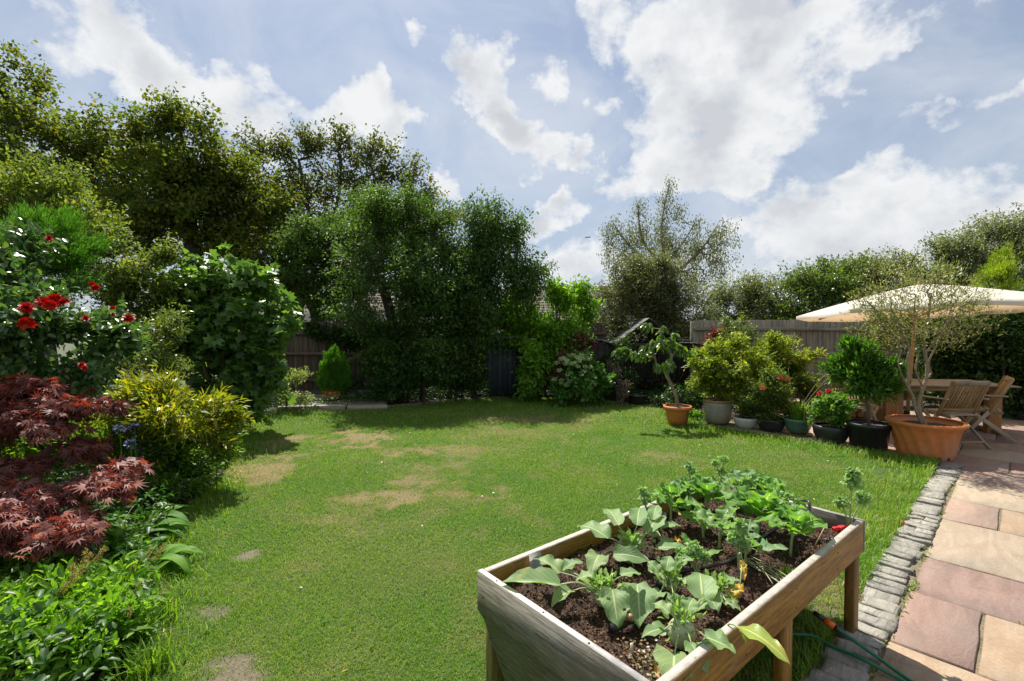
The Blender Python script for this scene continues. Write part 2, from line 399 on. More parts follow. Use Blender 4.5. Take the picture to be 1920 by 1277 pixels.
def foliage_pts(T, per, rad, centre, lean=(.5, .6, 0), flat=.7, updir=1.0, shoot=(.55, .35, .5)):
    """leaf positions, directions and normals along a short shoot at every cluster centre"""
    n = len(T) * per; o1 = unit(T - centre) * shoot[0] + rng.normal(size=T.shape) * shoot[2]; o1[:, 2] += shoot[1]; o1 = unit(o1) * rng.uniform(.6, 1.5, (len(T), 1))
    sl = rng.uniform(-.6, 1.25, (n, 1)); P = np.repeat(T, per, 0) + np.repeat(o1, per, 0) * sl * rad * 1.25 + rng.normal(size=(n, 3)) * rad * np.array([1, 1, flat]) * (.48 - .27 * np.clip(sl, 0, 1.25))
    out = unit(P - centre); D = out * lean[0] + rng.normal(size=(n, 3)) * lean[1]; D[:, 2] -= lean[2]
    N = rng.normal(size=(n, 3)) * .55; N[:, 2] += updir; N += out * .25
    return P, D, N
def plant(name, label, cat, base, lobes, n, per, rad, L, wr, lmat, bmat, r0=.1, rtip=.006, trunks=None, T=DIA, lean=(.5, .6, .1),
          flat=.7, clump=.33, cper=14, shell=.55, step=.35, group=None, parts=('trunk', 'crown'), lvar=.3, updir=1.0, rmin=0.0, droop=0, extra=None, upb=.6, sides=5, shoot=(.55, .35, .5)):
    base = np.array(base, float); root = empty(name, base, 0, label, cat, group)
    C = crown(lobes, n, clump, cper, shell)
    if droop:
        k = rng.random(len(C)) < .6; D2 = C[k].copy(); D2[:, 2] -= rng.random(k.sum()) * droop
        C = np.concatenate([C, D2])
    cen = np.mean([l[:3] for l in lobes], 0); cen[2] -= .3 * max(l[5] for l in lobes)
    if trunks is None:
        top = cen.copy(); trunks = [[base, (base * .45 + top * .55) + [0, 0, 0], top]]
    A, par, r = skeleton(trunks, C, step, rtip, r0, upb=upb)
    V, F = skin(A, par, r, base, rmin, sides); put(parts[0], fm(parts[0], V, F, True), bmat, root)
    P, D, N = foliage_pts(C, per, rad, cen, lean, flat, updir, (.1, -1.2, .25) if droop > .5 else shoot)
    if droop: D[:, 2] -= .9
    P[:, 2] = np.where(P[:, 2] < .02, .02 + rng.random(len(P)) * .05, P[:, 2])
    Ls = L * (1 + rng.uniform(-lvar, lvar, len(P))); V, F = inst(P - base, D, N, Ls, Ls * wr, T)
    o = put(parts[1], fm(parts[1], V, F), lmat, root, kind='stuff')
    if extra: extra(root, base, C, cen)
    return root

# ============================================================ SETTING
u_ = np.array([.729, .685]); n_ = np.array([.685, -.729]); O_ = np.array([1.60, 2.12])     # along / across the cobble edging
def ab(a, b, z=0.0): q = O_ + u_ * a + n_ * b; return np.array([q[0], q[1], z])
def to_ab(x, y): dx, dy = x - O_[0], y - O_[1]; return dx * u_[0] + dy * u_[1], dx * n_[0] + dy * n_[1]
q1, q2, q0 = ab(5.0, -3.0), ab(5.0, -.2), ab(-2.6, -.2)
LAWN = np.array([(-1.1, -1.2), (-1.5, 1.5), (-1.78, 2.18), (-2.32, 3.11), (-2.85, 3.97), (-3.1, 5.07), (-3.6, 6.3), (-4.3, 7.5), (-4.75, 8.3),
                 (-4.3, 8.85), (-2.77, 9.5), (-1.2, 10.6), (.49, 10.9), (2.0, 10.35), (2.9, 9.7), (3.15, 8.7), q1[:2], q2[:2], q0[:2]])
def inside(x, y, poly):
    c = np.zeros(x.shape, bool); j = len(poly) - 1
    for i in range(len(poly)):
        xi, yi = poly[i]; xj, yj = poly[j]
        k = ((yi > y) != (yj > y)) & (x < (xj - xi) * (y - yi) / (yj - yi + 1e-12) + xi); c ^= k; j = i
    return c
def edge_dist(x, y, poly):
    d = np.full(x.shape, 1e9)
    for i in range(len(poly)):
        a, b = poly[i - 1], poly[i]; e = b - a; t = np.clip(((x - a[0]) * e[0] + (y - a[1]) * e[1]) / (e @ e), 0, 1)
        d = np.minimum(d, np.hypot(x - a[0] - t * e[0], y - a[1] - t * e[1]))
    return d
def vnoise(x, y, s, seed=0):
    """smooth value noise"""
    r = np.random.default_rng(seed).random((64, 64)); X, Y = x * s + 100, y * s + 100
    i, j = np.floor(X).astype(int), np.floor(Y).astype(int); f, g = X - i, Y - j; f = f * f * (3 - 2 * f); g = g * g * (3 - 2 * g)
    a = lambda p, q: r[p % 64, q % 64]
    return (a(i, j) * (1 - f) + a(i + 1, j) * f) * (1 - g) + (a(i, j + 1) * (1 - f) + a(i + 1, j + 1) * f) * g
def fbm(x, y, s, seed=0): return sum(vnoise(x, y, s * 2 ** k, seed + k) * .5 ** (k + 1) for k in range(4)) / .9375
# dry and bare patches in the turf: x, y, rx, ry, strength
DRY = [(-2.45, 7.0, .55, .55, 1.0), (-1.3, 6.2, .5, .4, .75), (-2.75, 5.5, .3, .5, .9), (-3.2, 5.4, .3, .35, .9), (-1.3, 4.55, .32, .28, .9), (-1.05, 5.05, .28, .28, .75),
       (-.42, 4.75, .3, .25, .6), (-1.55, 4.0, .25, .2, .35), (.4, 8.3, .9, .35, .4), (1.9, 5.95, .3, .25, .45), (-.7, 6.2, .5, .3, .4), (-.3, 7.4, .8, .5, .3),
       (1.95, 2.95, .22, .3, .6), (2.4, 3.6, .15, .3, .3), (-3.2, 6.6, .3, .6, .6), (-.8, 5.5, .5, .3, .45)]
BARE = [(-1.9, 3.42, .085, .07, 1), (-1.74, 2.72, .10, .07, .9), (-1.34, 2.22, .20, .13, 1.1), (1.80, 2.66, .12, .10, .6)]
def dryness(x, y):
    w = fbm(x, y, 3.1, 3); w2 = fbm(x, y, 11, 8); d = np.zeros(x.shape)
    for cx, cy, rx, ry, s in DRY:
        q = ((x - cx) / rx) ** 2 + ((y - cy) / ry) ** 2; d = np.maximum(d, s * np.clip(1.0 - q * .7 + (w - .5) * 3.2 + (w2 - .5) * 2.2, 0, 1))
    return np.clip(d * 1.05 + np.clip(fbm(x, y, .9, 20) - .56, 0, 1) * .9 + np.clip(fbm(x, y, 4, 31) - .55, 0, 1), 0, 1)
def bareness(x, y):
    w = fbm(x, y, 9, 5); d = np.zeros(x.shape)
    for cx, cy, rx, ry, s in BARE:
        q = ((x - cx) / rx) ** 2 + ((y - cy) / ry) ** 2; d = np.maximum(d, s * np.clip(1.15 - q * .7 + (w - .5) * 3.6, 0, 1))
    return np.clip(d, 0, 1)
def zl(x, y): return (fbm(x, y, .7, 40) - .5) * .05

m_soil, t, p, _ = newmat('garden_soil')
tc = t.node('ShaderNodeTexCoord').outputs['Object']; f = t.noise(tc, 30, 8, .7)
t.l.new(t.ramp(f, [(.3, (.022, .015, .010)), (.6, (.055, .038, .026)), (.8, (.11, .085, .06))]), p.inputs['Base Color']); p.inputs['Roughness'].default_value = .95
bump(t, p, f, 1, .04)
def grid_sheet(name, x0, x1, y0, y1, step, zf, mat, keep=None, attr=None, **kw):
    xs, ys = np.arange(x0, x1 + step, step), np.arange(y0, y1 + step, step); X, Y = np.meshgrid(xs, ys); Z = zf(X, Y)
    V = np.stack([X, Y, Z], -1).reshape(-1, 3); nx = len(xs)
    i, j = np.meshgrid(np.arange(len(xs) - 1), np.arange(len(ys) - 1)); k = (j * nx + i).ravel()
    F = np.stack([k, k + 1, k + nx + 1, k + nx], 1)
    if keep is not None:
        c = V[F].mean(1); F = F[keep(c[:, 0], c[:, 1])]
    at_ = {a: ('FLOAT', fn(V[:, 0], V[:, 1])) for a, fn in (attr or {}).items()}
    return put(name, fm(name, V, [F], True, at_), mat, **kw)
g = fm('ground', [(-2500, -2500, -.12), (2500, -2500, -.12), (2500, 2500, -.12), (-2500, 2500, -.12)], [[[0, 1, 2, 3]]])
m_field = plain('rough_ground', (.06, .075, .03), .95, sc=2, var=.4); put('ground', g, m_field, kind='structure')
put_bed = grid_sheet('flower_bed_soil', -8, 12, -2, 14, .12, lambda x, y: -.035 + (fbm(x, y, 2, 9) - .5) * .05, m_soil, lambda x, y: ~((lambda a_, b_: ((b_ > .05) & (a_ < 5.1)) | ((a_ > 5.1) & (a_ < 9.5) & (b_ > -2.9)))(*to_ab(x, y))), kind='structure')

# --- lawn: turf sheet, then blades
m_turf, t, p, _ = newmat('turf')
tc = t.node('ShaderNodeTexCoord').outputs['Object']; dr = t.node('ShaderNodeAttribute', attribute_name='dry').outputs['Fac']; br = t.node('ShaderNodeAttribute', attribute_name='bare').outputs['Fac']
f = t.noise(tc, 60, 6, .7); g1 = t.ramp(f, [(.3, (.04, .08, .008)), (.7, (.085, .16, .014))]); g2 = t.ramp(f, [(.3, (.15, .12, .055)), (.7, (.30, .24, .12))])
c = t.mix(dr, g1, g2); c = t.mix(br, c, t.ramp(f, [(.3, (.13, .105, .07)), (.7, (.29, .24, .165))]))
t.l.new(c, p.inputs['Base Color']); p.inputs['Roughness'].default_value = .9; bump(t, p, f, 1, .03)
grid_sheet('lawn', -5.2, 5.4, -1.2, 11.2, .06, zl, m_turf, lambda x, y: inside(x, y, LAWN), {'dry': dryness, 'bare': bareness}, kind='structure')

m_blade, t, p, out = newmat('grass_blade')
a = t.node('ShaderNodeAttribute', attribute_name='dry').outputs['Fac']; rn = t.node('ShaderNodeNewGeometry').outputs['Random Per Island']
tc = t.node('ShaderNodeTexCoord').outputs['Object']
g1 = t.ramp(rn, [(0, (.085, .20, .010)), (.5, (.145, .295, .016)), (.9, (.21, .355, .03)), (1, (.36, .35, .11))])
g1 = t.mix(1.0, g1, t.ramp(t.noise(tc, 1.1, 4), [(.35, (.78, .92, .8)), (.65, (1.22, 1.06, 1.1))]), 'MULTIPLY')
c = t.mix(a, g1, t.ramp(rn, [(0, (.27, .22, .08)), (1, (.50, .41, .21))])); t.l.new(c, p.inputs['Base Color']); p.inputs['Roughness'].default_value = .5
tr = t.node('ShaderNodeBsdfTranslucent'); t.l.new(t.mix(1.0, c, (1.35, 1.4, .55), 'MULTIPLY'), tr.inputs[0]); mx = t.node('ShaderNodeMixShader'); mx.inputs[0].default_value = .45
t.l.new(p.outputs[0], mx.inputs[1]); t.l.new(tr.outputs[0], mx.inputs[2]); t.l.new(mx.outputs[0], out.inputs[0])
def blades(x, y, z, h, w, lean, dry):
    n = len(x); th = rng.random(n) * 2 * np.pi; d = np.stack([np.cos(th), np.sin(th), 0 * th], 1); s = np.stack([-d[:, 1], d[:, 0], 0 * th], 1)
    P = np.stack([x, y, z], 1); w = np.broadcast_to(w, (n,))[:, None] / 2; h = np.broadcast_to(h, (n,))[:, None]; l = (rng.random((n, 1)) * lean) * h
    m = P + d * l * .35 + [0, 0, 1] * h * .6; tip = P + d * l + [0, 0, 1] * (h - l * .3)
    V = np.stack([P - s * w, P + s * w, m + s * w * .75, tip, m - s * w * .75], 1).reshape(-1, 3)
    k = np.arange(n)[:, None] * 5; return V, [k + [0, 1, 2, 4], k + [4, 2, 3]], np.repeat(dry, 5)
def grass(name, x0, x1, y0, y1, dens, hmin, hmax, w, lean, keep, label, **kw):
    n = int((x1 - x0) * (y1 - y0) * dens); x = rng.uniform(x0, x1, n); y = rng.uniform(y0, y1, n)
    k = keep(x, y); x, y = x[k], y[k]; dr = dryness(x, y); b = bareness(x, y); k = rng.random(len(x)) > (dr * .55 + b * .9)
    x, y, dr = x[k], y[k], dr[k]; hh = rng.uniform(hmin, hmax, len(x)) * (1 - .35 * dr) * (.75 + .5 * fbm(x, y, 2.3, 77))
    V, F, A = blades(x, y, zl(x, y) - .004, hh, w, lean, np.clip(dr * 1.25 * rng.uniform(.5, 1.2, len(x)) + (rng.random(len(x)) < .05) * .7, 0, 1))
    return V, F, A
def vis(x, y): return (np.abs(x) < y * 1.12 + .5)
parts = []
LW = lambda x, y: inside(x, y, LAWN) & vis(x, y)
parts.append(grass('', -3, 2.4, 1.6, 3.4, 24000, .013, .032, .0028, 1.3, LW, ''))
parts.append(grass('', -4, 4, 3.4, 5.5, 13000, .014, .034, .0038, 1.2, LW, ''))
parts.append(grass('', -5, 5.4, 5.5, 8, 7000, .015, .035, .0052, 1.2, LW, ''))
parts.append(grass('', -5, 4.5, 8, 11.2, 2600, .02, .045, .009, 1.1, LW, ''))
parts.append(grass('', -1.5, 1.8, -1.2, 1.6, 1500, .02, .042, .007, 1.1, lambda x, y: inside(x, y, LAWN), ''))
V, F = join([(a, b) for a, b, c in parts]); A = np.concatenate([c for a, b, c in parts])
put('lawn_grass', fm('lawn_grass', V, F, False, {'dry': ('FLOAT', A)}), m_blade, label='short mown green lawn grass with straw coloured dry patches', cat='grass', kind='stuff')
LAWN2 = LAWN + 0
def near_edge(x, y):
    a_, b_ = to_ab(x, y); d = edge_dist(x, y, LAWN)
    side = (b_ > -.75) & (a_ < 4.9) & (a_ > -.5); pots = (a_ > 4.35) & (b_ < -.1); left = (x < -1) & (y < 9)
    return inside(x, y, LAWN) & vis(x, y) & ((side & (rng.random(x.shape) < np.exp(-d * 5.5))) | (pots & (rng.random(x.shape) < np.exp(-d * 4.5))) | (left & (rng.random(x.shape) < np.exp(-d * 9))))
parts = [grass('', -5, 5.4, 1.2, 4.6, 7000, .04, .11, .0045, 1.3, near_edge, ''), grass('', -5, 5.4, 4.6, 9, 3800, .05, .12, .007, 1.2, near_edge, '')]
V, F = join([(a, b) for a, b, c in parts]); A = np.concatenate([c * .6 for a, b, c in parts])
put('edge_grass', fm('edge_grass', V, F, False, {'dry': ('FLOAT', A)}), m_blade, label='longer uncut grass along the cobble edging, the pots and the flower bed', cat='grass', kind='stuff')

n = 1300; x = rng.uniform(-4, 4.5, n); y = rng.uniform(1.7, 8, n); k = inside(x, y, LAWN) & vis(x, y) & (fbm(x, y, 1.3, 91) > .56); x, y = x[k], y[k]
x = np.repeat(x, 3); y = np.repeat(y, 3); a = rng.random(len(x)) * 6.28; P = np.stack([x, y, zl(x, y) + .022], 1); V, F = inst(P, np.stack([np.cos(a), np.sin(a), 0 * a + .1], 1), rng.normal(size=P.shape) * .25 + [0, 0, 1], .014, .013, OVAL)
put('clover', fm('clover', V, F), leafmat('clover_leaf', (.05, .17, .03), (.09, .23, .05), (.14, .28, .08), trans=.4, rough=.8, spec=.1), label='clover and small broad leaved weeds scattered in the lawn', cat='clover', kind='stuff')
n = 260; x = rng.uniform(-4, 4.5, n); y = 1.8 + 8.5 * rng.random(n) ** .8; k = inside(x, y, LAWN) & vis(x, y); x, y = x[k], y[k]; P = np.stack([x, y, zl(x, y) + .028], 1)
V, F = inst(P, rng.normal(size=P.shape) * [1, 1, .2], rng.normal(size=P.shape) * .35 + [0, 0, 1], rng.uniform(.015, .04, len(x)), rng.uniform(.008, .02, len(x)), OVAL)
put('fallen_leaves', fm('fallen_leaves', V, F), leafmat('fallen_leaf', (.22, .13, .04), (.38, .26, .08), (.45, .40, .15), trans=.2), label='few dry fallen leaves scattered over the lawn', cat='leaves', kind='stuff')
# --- cobble edging and patio
def stonemat(name, c1, c2, c3, sc=3.0, rough=.8, bs=.4, stain=None):
    m, t, p, _ = newmat(name); tc = t.node('ShaderNodeTexCoord').outputs['Object']; oi = t.node('ShaderNodeObjectInfo').outputs['Random']
    o = t.node('ShaderNodeCombineXYZ'); t.l.new(t.math('MULTIPLY', oi, 51.0), o.inputs[0]); t.l.new(t.math('MULTIPLY', oi, 17.0), o.inputs[2])
    ad = t.node('ShaderNodeVectorMath', operation='ADD'); t.l.new(tc, ad.inputs[0]); t.l.new(o.outputs[0], ad.inputs[1]); v = ad.outputs[0]
    mp = t.node('ShaderNodeMapping'); t.l.new(v, mp.inputs[0]); mp.inputs['Scale'].default_value = (.7, 2.4, 1)
    a = t.noise(mp.outputs[0], sc, 5, .55, 1.0); b = t.noise(v, sc * 22, 5, .7)
    col = t.ramp(a, [(.3, c1), (.5, c2), (.7, c3)]); col = t.mix(1.0, col, t.ramp(b, [(.3, (.82, .82, .82)), (.7, (1.14, 1.13, 1.12))]), 'MULTIPLY')
    col = t.mix(1.0, col, t.ramp(oi, [(0, (.88, .86, .86)), (1, (1.12, 1.1, 1.06))]), 'MULTIPLY')
    if stain: col = t.mix(t.mrange(t.noise(v, 5.5, 6, .65, .8), .56, .74, 0, .75), col, stain); col = t.mix(t.mrange(t.noise(tc, 1.6, 7, .7), .46, .72, 0, .6), col, (.23, .205, .175)); col = t.mix(t.mrange(t.noise(tc, 38, 4, .7), .66, .72, 0, .55), col, (.10, .085, .07))
    t.l.new(col, p.inputs['Base Color']); p.inputs['Roughness'].default_value = rough
    p.inputs['Specular IOR Level'].default_value = .3
    bump(t, p, t.math('ADD', b, t.math('MULTIPLY', a, 2.5)), bs, .009); return m
m_slab = [stonemat('sandstone_buff', (.27, .21, .155), (.325, .265, .20), (.36, .30, .235), stain=(.20, .155, .12)),
          stonemat('sandstone_pink', (.26, .18, .145), (.305, .22, .178), (.335, .25, .205), stain=(.20, .14, .115)),
          stonemat('sandstone_plum', (.20, .135, .115), (.25, .17, .145), (.29, .205, .175), stain=(.145, .095, .085)),
          stonemat('sandstone_ochre', (.27, .19, .13), (.315, .235, .165), (.34, .265, .195), stain=(.2, .14, .09)),
          stonemat('sandstone_rose', (.235, .155, .13), (.28, .19, .158), (.32, .23, .19), stain=(.17, .11, .09))]
m_cob = [stonemat('grey_granite', (.22, .215, .19), (.31, .30, .272), (.385, .375, .345), 9, .85, .9, stain=(.16, .155, .13)),
         stonemat('pale_granite', (.27, .258, .222), (.35, .338, .303), (.43, .412, .38), 9, .85, .9, stain=(.2, .19, .15))]
m_sand = plain('joint_sand', (.17, .135, .09), .95, (.07, .075, .04), sc=60, bs=.6, var=.4)
patio = empty('patio', ab(0, 0), 0, kind='structure')
def local(P, base): return np.asarray(P) - np.asarray(base)
PB = ab(0, 0)
base_poly = [ab(-3, -.02), ab(5.05, -.02), ab(5.05, -3.0), ab(9.6, -3.0), ab(9.6, 7), ab(-3, 7)]
fl = [(q[0] - PB[0], q[1] - PB[1], -.012) for q in base_poly]
# joint sand sheet under slabs (two quads that share an edge line)
V = [fl[0], fl[1], ab(5.05, 7) - PB + [0, 0, -.012], fl[5], fl[2], fl[3], fl[4]]
put('joint_sand', fm('joint_sand', V, [[[0, 3, 2, 1], [4, 2, 6, 5]]]), m_sand, patio)
bpy.data.meshes['joint_sand'].validate()
def slab_mesh(sx, sy, h=.05):
    """a riven slab: a little uneven outline, chamfered and gently wavy top"""
    ex = lambda n, L: np.linspace(-L / 2, L / 2, n)
    nx, ny = max(3, int(sx / .12)), max(3, int(sy / .12)); xs, ys = ex(nx, sx), ex(ny, sy)
    out = [(x, -sy / 2) for x in xs[:-1]] + [(sx / 2, y) for y in ys[:-1]] + [(x, sy / 2) for x in xs[::-1][:-1]] + [(-sx / 2, y) for y in ys[::-1][:-1]]
    out = np.array(out); out = out + rng.normal(0, .0022, out.shape); m = len(out)
    ctr = np.zeros(2); inn = out + unit(ctr - out) * .007
    V = np.concatenate([np.c_[out, np.full(m, -h)], np.c_[out, np.full(m, -.006)], np.c_[inn, rng.normal(0, .0006, m)], [[0, 0, 0.001]]])
    i = np.arange(m); j = (i + 1) % m
    return fm('paving_slab', V, [np.stack([i, j, j + m, i + m], 1), np.stack([i + m, j + m, j + 2 * m, i + 2 * m], 1), np.stack([i + 2 * m, j + 2 * m, np.full(m, 3 * m)], 1)])
rowsA = [-3.0, -2.3, -1.6, -1.0, -.4, -.08, .516, 1.21, 1.854, 2.845, 3.525, 4.35, 5.03, 5.7, 6.45, 7.15, 7.9, 8.7, 9.5]
special = {6: [0, .333, 1.05], 7: [0, .95], 8: [0, .95, 1.6], 9: [0, .35, 1.1], 10: [0, 1.1], 5: [0, .75]}
colsp = {(5, 0): 3, (5, 1): 4, (6, 0): 2, (6, 1): 3, (7, 0): 2, (7, 1): 1, (8, 0): 0, (8, 1): 0, (9, 0): 1, (9, 1): 3, (10, 0): 0, (10, 1): 1, (11, 0): 1, (12, 3): 2}
for ri in range(len(rowsA) - 1):
    a0, a1 = rowsA[ri], rowsA[ri + 1]; js = list(special.get(ri, [0 if a0 < 5 else -2.95 + random.uniform(0, .25)]))
    while js[-1] < 6.0: js.append(js[-1] + random.choice([.6, .75, .9, .9, .6]))
    for ci in range(len(js) - 1):
        b0, b1 = js[ci], js[ci + 1]; g_ = .0085; c_ = ab((a0 + a1) / 2, (b0 + b1) / 2)
        if abs(c_[0]) > c_[1] * 1.35 + 1.6 or c_[1] < -.8 or c_[0] > 11.5: continue
        M = Matrix.Translation(Vector(c_ - PB) + Vector((0, 0, random.uniform(-.0025, .0025)))) @ Matrix.Rotation(math.atan2(u_[1], u_[0]) + random.gauss(0, .003), 4, 'Z')
        put('paving_slab', slab_mesh(a1 - a0 - 2 * g_, b1 - b0 - 2 * g_), m_slab[colsp.get((ri, ci), random.choice([0, 1, 1, 2, 3, 4, 4]))], patio, M)
edging = empty('cobble_edging', ab(0, -.1), 0, kind='structure')
EB = ab(0, -.1)
def cobble_mesh(sx, sy):
    V = [];
    gx = [-1, -.93, -.35, .3, .92, 1]; gy = [-1, -.96, -.5, 0, .5, .96, 1]; nx, ny = len(gx), len(gy); tl = rng.normal(0, .003, 2); sk = rng.normal(0, .05)
    for j in range(ny):
        for i in range(nx):
            x, y = gx[i], gy[j]; e = max(i in (0, nx - 1), j in (0, ny - 1))
            V.append([x * sx / 2 * .93 * (1 + sk * y) + sx * .04 * math.sin(y * 3 + sk * 60), y * sy / 2, .009 - .007 * e + tl[0] * x + tl[1] * y + rng.normal(0, .0013)])
    V = np.array(V); V[:, :2] += rng.normal(0, .0036, (len(V), 2)); k = [j * nx + i for j in range(ny - 1) for i in range(nx - 1)]
    F = [[a, a + 1, a + nx + 1, a + nx] for a in k]
    per = [i for i in range(nx)] + [j * nx + nx - 1 for j in range(1, ny)] + [(ny - 1) * nx + i for i in range(nx - 2, -1, -1)] + [j * nx for j in range(ny - 2, 0, -1)]
    n0 = len(V); lo = V[per].copy(); lo[:, 2] = -.05; V = np.concatenate([V, lo]); m = len(per)
    for i in range(m): F.append([per[(i + 1) % m], per[i], n0 + i, n0 + (i + 1) % m])
    return fm('cobble', V, [np.array(F)], False)
cob_v = [cobble_mesh(.088 + .004 * (k % 3), .172 + .012 * (k % 4)) for k in range(12)]; cob_h = [cobble_mesh(.085, .085 + .006 * k) for k in range(6)]
for me in cob_v + cob_h:
    me.materials.append(m_cob[0])
a = -1.6
while a < 5.0:
    w = random.uniform(.09, .128); cen = -.105 + .012 * math.sin(a * 3.1)
    if a > 2.2 and random.random() < .3: L2 = [(random.choice(cob_h), cen - .052), (random.choice(cob_h), cen + .052)]
    else: L2 = [(random.choice(cob_v), cen)]
    for me, b in L2:
        o = put('cobble', me, None, edging, Matrix.Translation(Vector(ab(a + w / 2, b + random.gauss(0, .007)) - EB) + Vector((0, 0, random.gauss(.002, .004)))) @ Matrix.Rotation(math.atan2(u_[1], u_[0]) + random.gauss(0, .07), 4, 'Z') @ Matrix.Rotation(random.gauss(0, .04), 4, 'Y') @ Matrix.Diagonal((w / .096, 1, 1, 1)))
        if random.random() < .45: o.material_slots[0].link = 'OBJECT'; o.material_slots[0].material = m_cob[1]
    a += w
V = [ab(-1.7, -.215, -.014) - EB, ab(5.02, -.215, -.014) - EB, ab(5.02, -.005, -.014) - EB, ab(-1.7, -.005, -.014) - EB]
put('joint_sand', fm('joint_sand', V, [[[0, 3, 2, 1]]]), m_sand, edging)

# --- fences
m_fence_r = woodmat('weathered_fence_board', (.13, .115, .08), (.25, .225, .17), (.37, .34, .27), grain=30, weather=((.10, .105, .06), 2.2, .55), bs=.6)
m_fence_b = woodmat('brown_fence_board', (.05, .033, .022), (.10, .068, .045), (.16, .115, .08), grain=30, bs=.6)
def fence(p0, p1, top0, top1, mat, label, railz, facing=-1, bw=.118, posts=None):
    p0, p1 = np.array([*p0, 0.]), np.array([*p1, 0.]); L = np.linalg.norm(p1 - p0); d = (p1 - p0) / L; nrm = np.array([d[1], -d[0], 0]) * (1 if facing > 0 else 1)
    root = empty('fence', p0, math.atan2(d[1], d[0]), label, 'fence'); k = int(L / bw)
    ms = [box('fence_board', 1.0, bw * 1.04, .014, .003) for _ in range(1)]
    for i in range(k):
        x = (i + .5) * bw; h = top0 + (top1 - top0) * x / L + random.gauss(0, .006)
        M = Matrix.Translation((x, -.035 + random.gauss(0, .002) + (.006 if i % 2 else 0), h / 2 + .03)) @ Matrix.Rotation(R(-90), 4, 'Y') @ Matrix.Rotation(R(90) + random.gauss(0, .03), 4, 'X') @ Matrix.Diagonal((h - .06, 1, 1, 1))
        put('fence_board', ms[0], mat, root, M)
    for z in railz: beam('rail', (0, -.08, z), (L, -.08, z), .06, .065, mat, root)
    x = 0.0
    while x < L: beam('post', (x, .03, 0), (x, .03, top0 + (top1 - top0) * x / L - .02), .09, .09, mat, root, up=(0, 1, 0)); x += 2.4
    return root
fence((4.05, 10.75), (11.5, 9.7), 1.76, 1.78, m_fence_r, 'weathered grey featheredge fence behind the potted shrubs on the right', (.45, 1.05, 1.57))
fence((-7.5, 11.9), (2.3, 11.8), 1.74, 1.72, m_fence_b, 'dark brown board fence behind the trees at the far end of the lawn', (.3, .95, 1.45))

# --- far houses
m_cream = plain('cream_render', (.62, .58, .50), .9, sc=3, var=.06); m_glass = plain('dark_window_glass', (.03, .035, .04), .08, sc=2, var=.1)
m_white = plain('white_paint', (.75, .75, .73), .5, var=.04); m_tile = plain('brown_roof_tile', (.16, .115, .09), .85, (.12, .11, .08), sc=6, var=.35)
m_gut = plain('dark_gutter', (.05, .045, .04), .5)
def window(root, x, z, w, h, y):
    fr = [boxd(x, y, z + h / 2, w, .08, .08, 0), boxd(x, y, z - h / 2, w, .08, .08, 0), boxd(x - w / 2, y, z, .08, .08, h + .08, 0), boxd(x + w / 2, y, z, .08, .08, h + .08, 0), boxd(x, y, z, .06, .06, h, 0)]
    V, F = join(fr); f = put('window', fm('window', V, F), m_white, root)
    V, F = boxd(x, y + .03, z, w - .04, .02, h - .04, 0); put('pane', fm('pane', V, F), m_glass, f)
def tiled_roof(root, x0, x1, yr, zr, ye, ze, mat, courses=16, name='roof'):
    P = []
    L = (x1 - x0); 
    for c in range(courses):
        f0, f1 = c / courses, (c + 1) / courses; y0, z0, y1, z1 = yr + (ye - yr) * f0, zr + (ze - zr) * f0, yr + (ye - yr) * f1, zr + (ze - zr) * f1
        n = int(L / .3)
        for i in range(n):
            a0 = x0 + L * i / n + .01; a1 = x0 + L * (i + 1) / n - .01; dz = rng.normal(0, .008)
            P.append((np.array([[a0, y0, z0 + .02], [a1, y0, z0 + .02], [a1, y1, z1 + .07 + dz], [a0, y1, z1 + .07 + dz], [a0, y1, z1], [a1, y1, z1]]), [np.array([[0, 1, 2, 3], [3, 2, 5, 4]])]))
    V, F = join(P); put('tiles', fm('tiles', V, F), mat, root, kind='stuff')
h1 = empty('house', (-9.5, 25, 0), 0, 'cream rendered house seen between the tree trunks beyond the left fence', 'house')
V, F = boxd(0, 3.0, 1.4, 13, 6, 2.8, 0); put('wall', fm('wall', V, F), m_cream, h1)
for x, w in ((-4.2, 1.0), (-2.45, .8), (.9, 1.2), (3.6, 1.2)): window(h1, x, 2.0 if w < 1.1 else 1.7, w, .9 if w < 1.1 else 1.2, -.04)
tiled_roof(h1, -6.8, 6.8, 3, 4.2, -.4, 2.75, m_tile, 10); V, F = boxd(0, 3.3, 2.95, 13.2, 6, .3, 0); put('roof_edge', fm('roof_edge', V, F), m_gut, h1)
h2 = empty('house', (3.0, 31, 0), 0, 'low house with a brown tiled roof showing above the bright green shrubs', 'house')
V, F = boxd(0, 4, 1.0, 9, 8, 2.0, 0); put('wall', fm('wall', V, F), plain('red_brick', (.28, .13, .09), .9, sc=8), h2)
tiled_roof(h2, -3.6, 1.4, 4, 4.35, -.6, 1.9, m_tile, 14); tiled_roof(h2, 1.3, 6, 3.4, 4.30, -.9, 1.9, m_tile, 14)
V, F = boxd(-1.1, 4.05, 4.42, 5.1, .25, .14, .02); put('ridge', fm('ridge', V, F), m_tile, h2); V, F = boxd(3.7, 3.45, 4.37, 4.7, .25, .14, .02); put('ridge', fm('ridge', V, F), m_tile, h2)
window(h2, -2, 1.0, 1.2, .9, -.04)

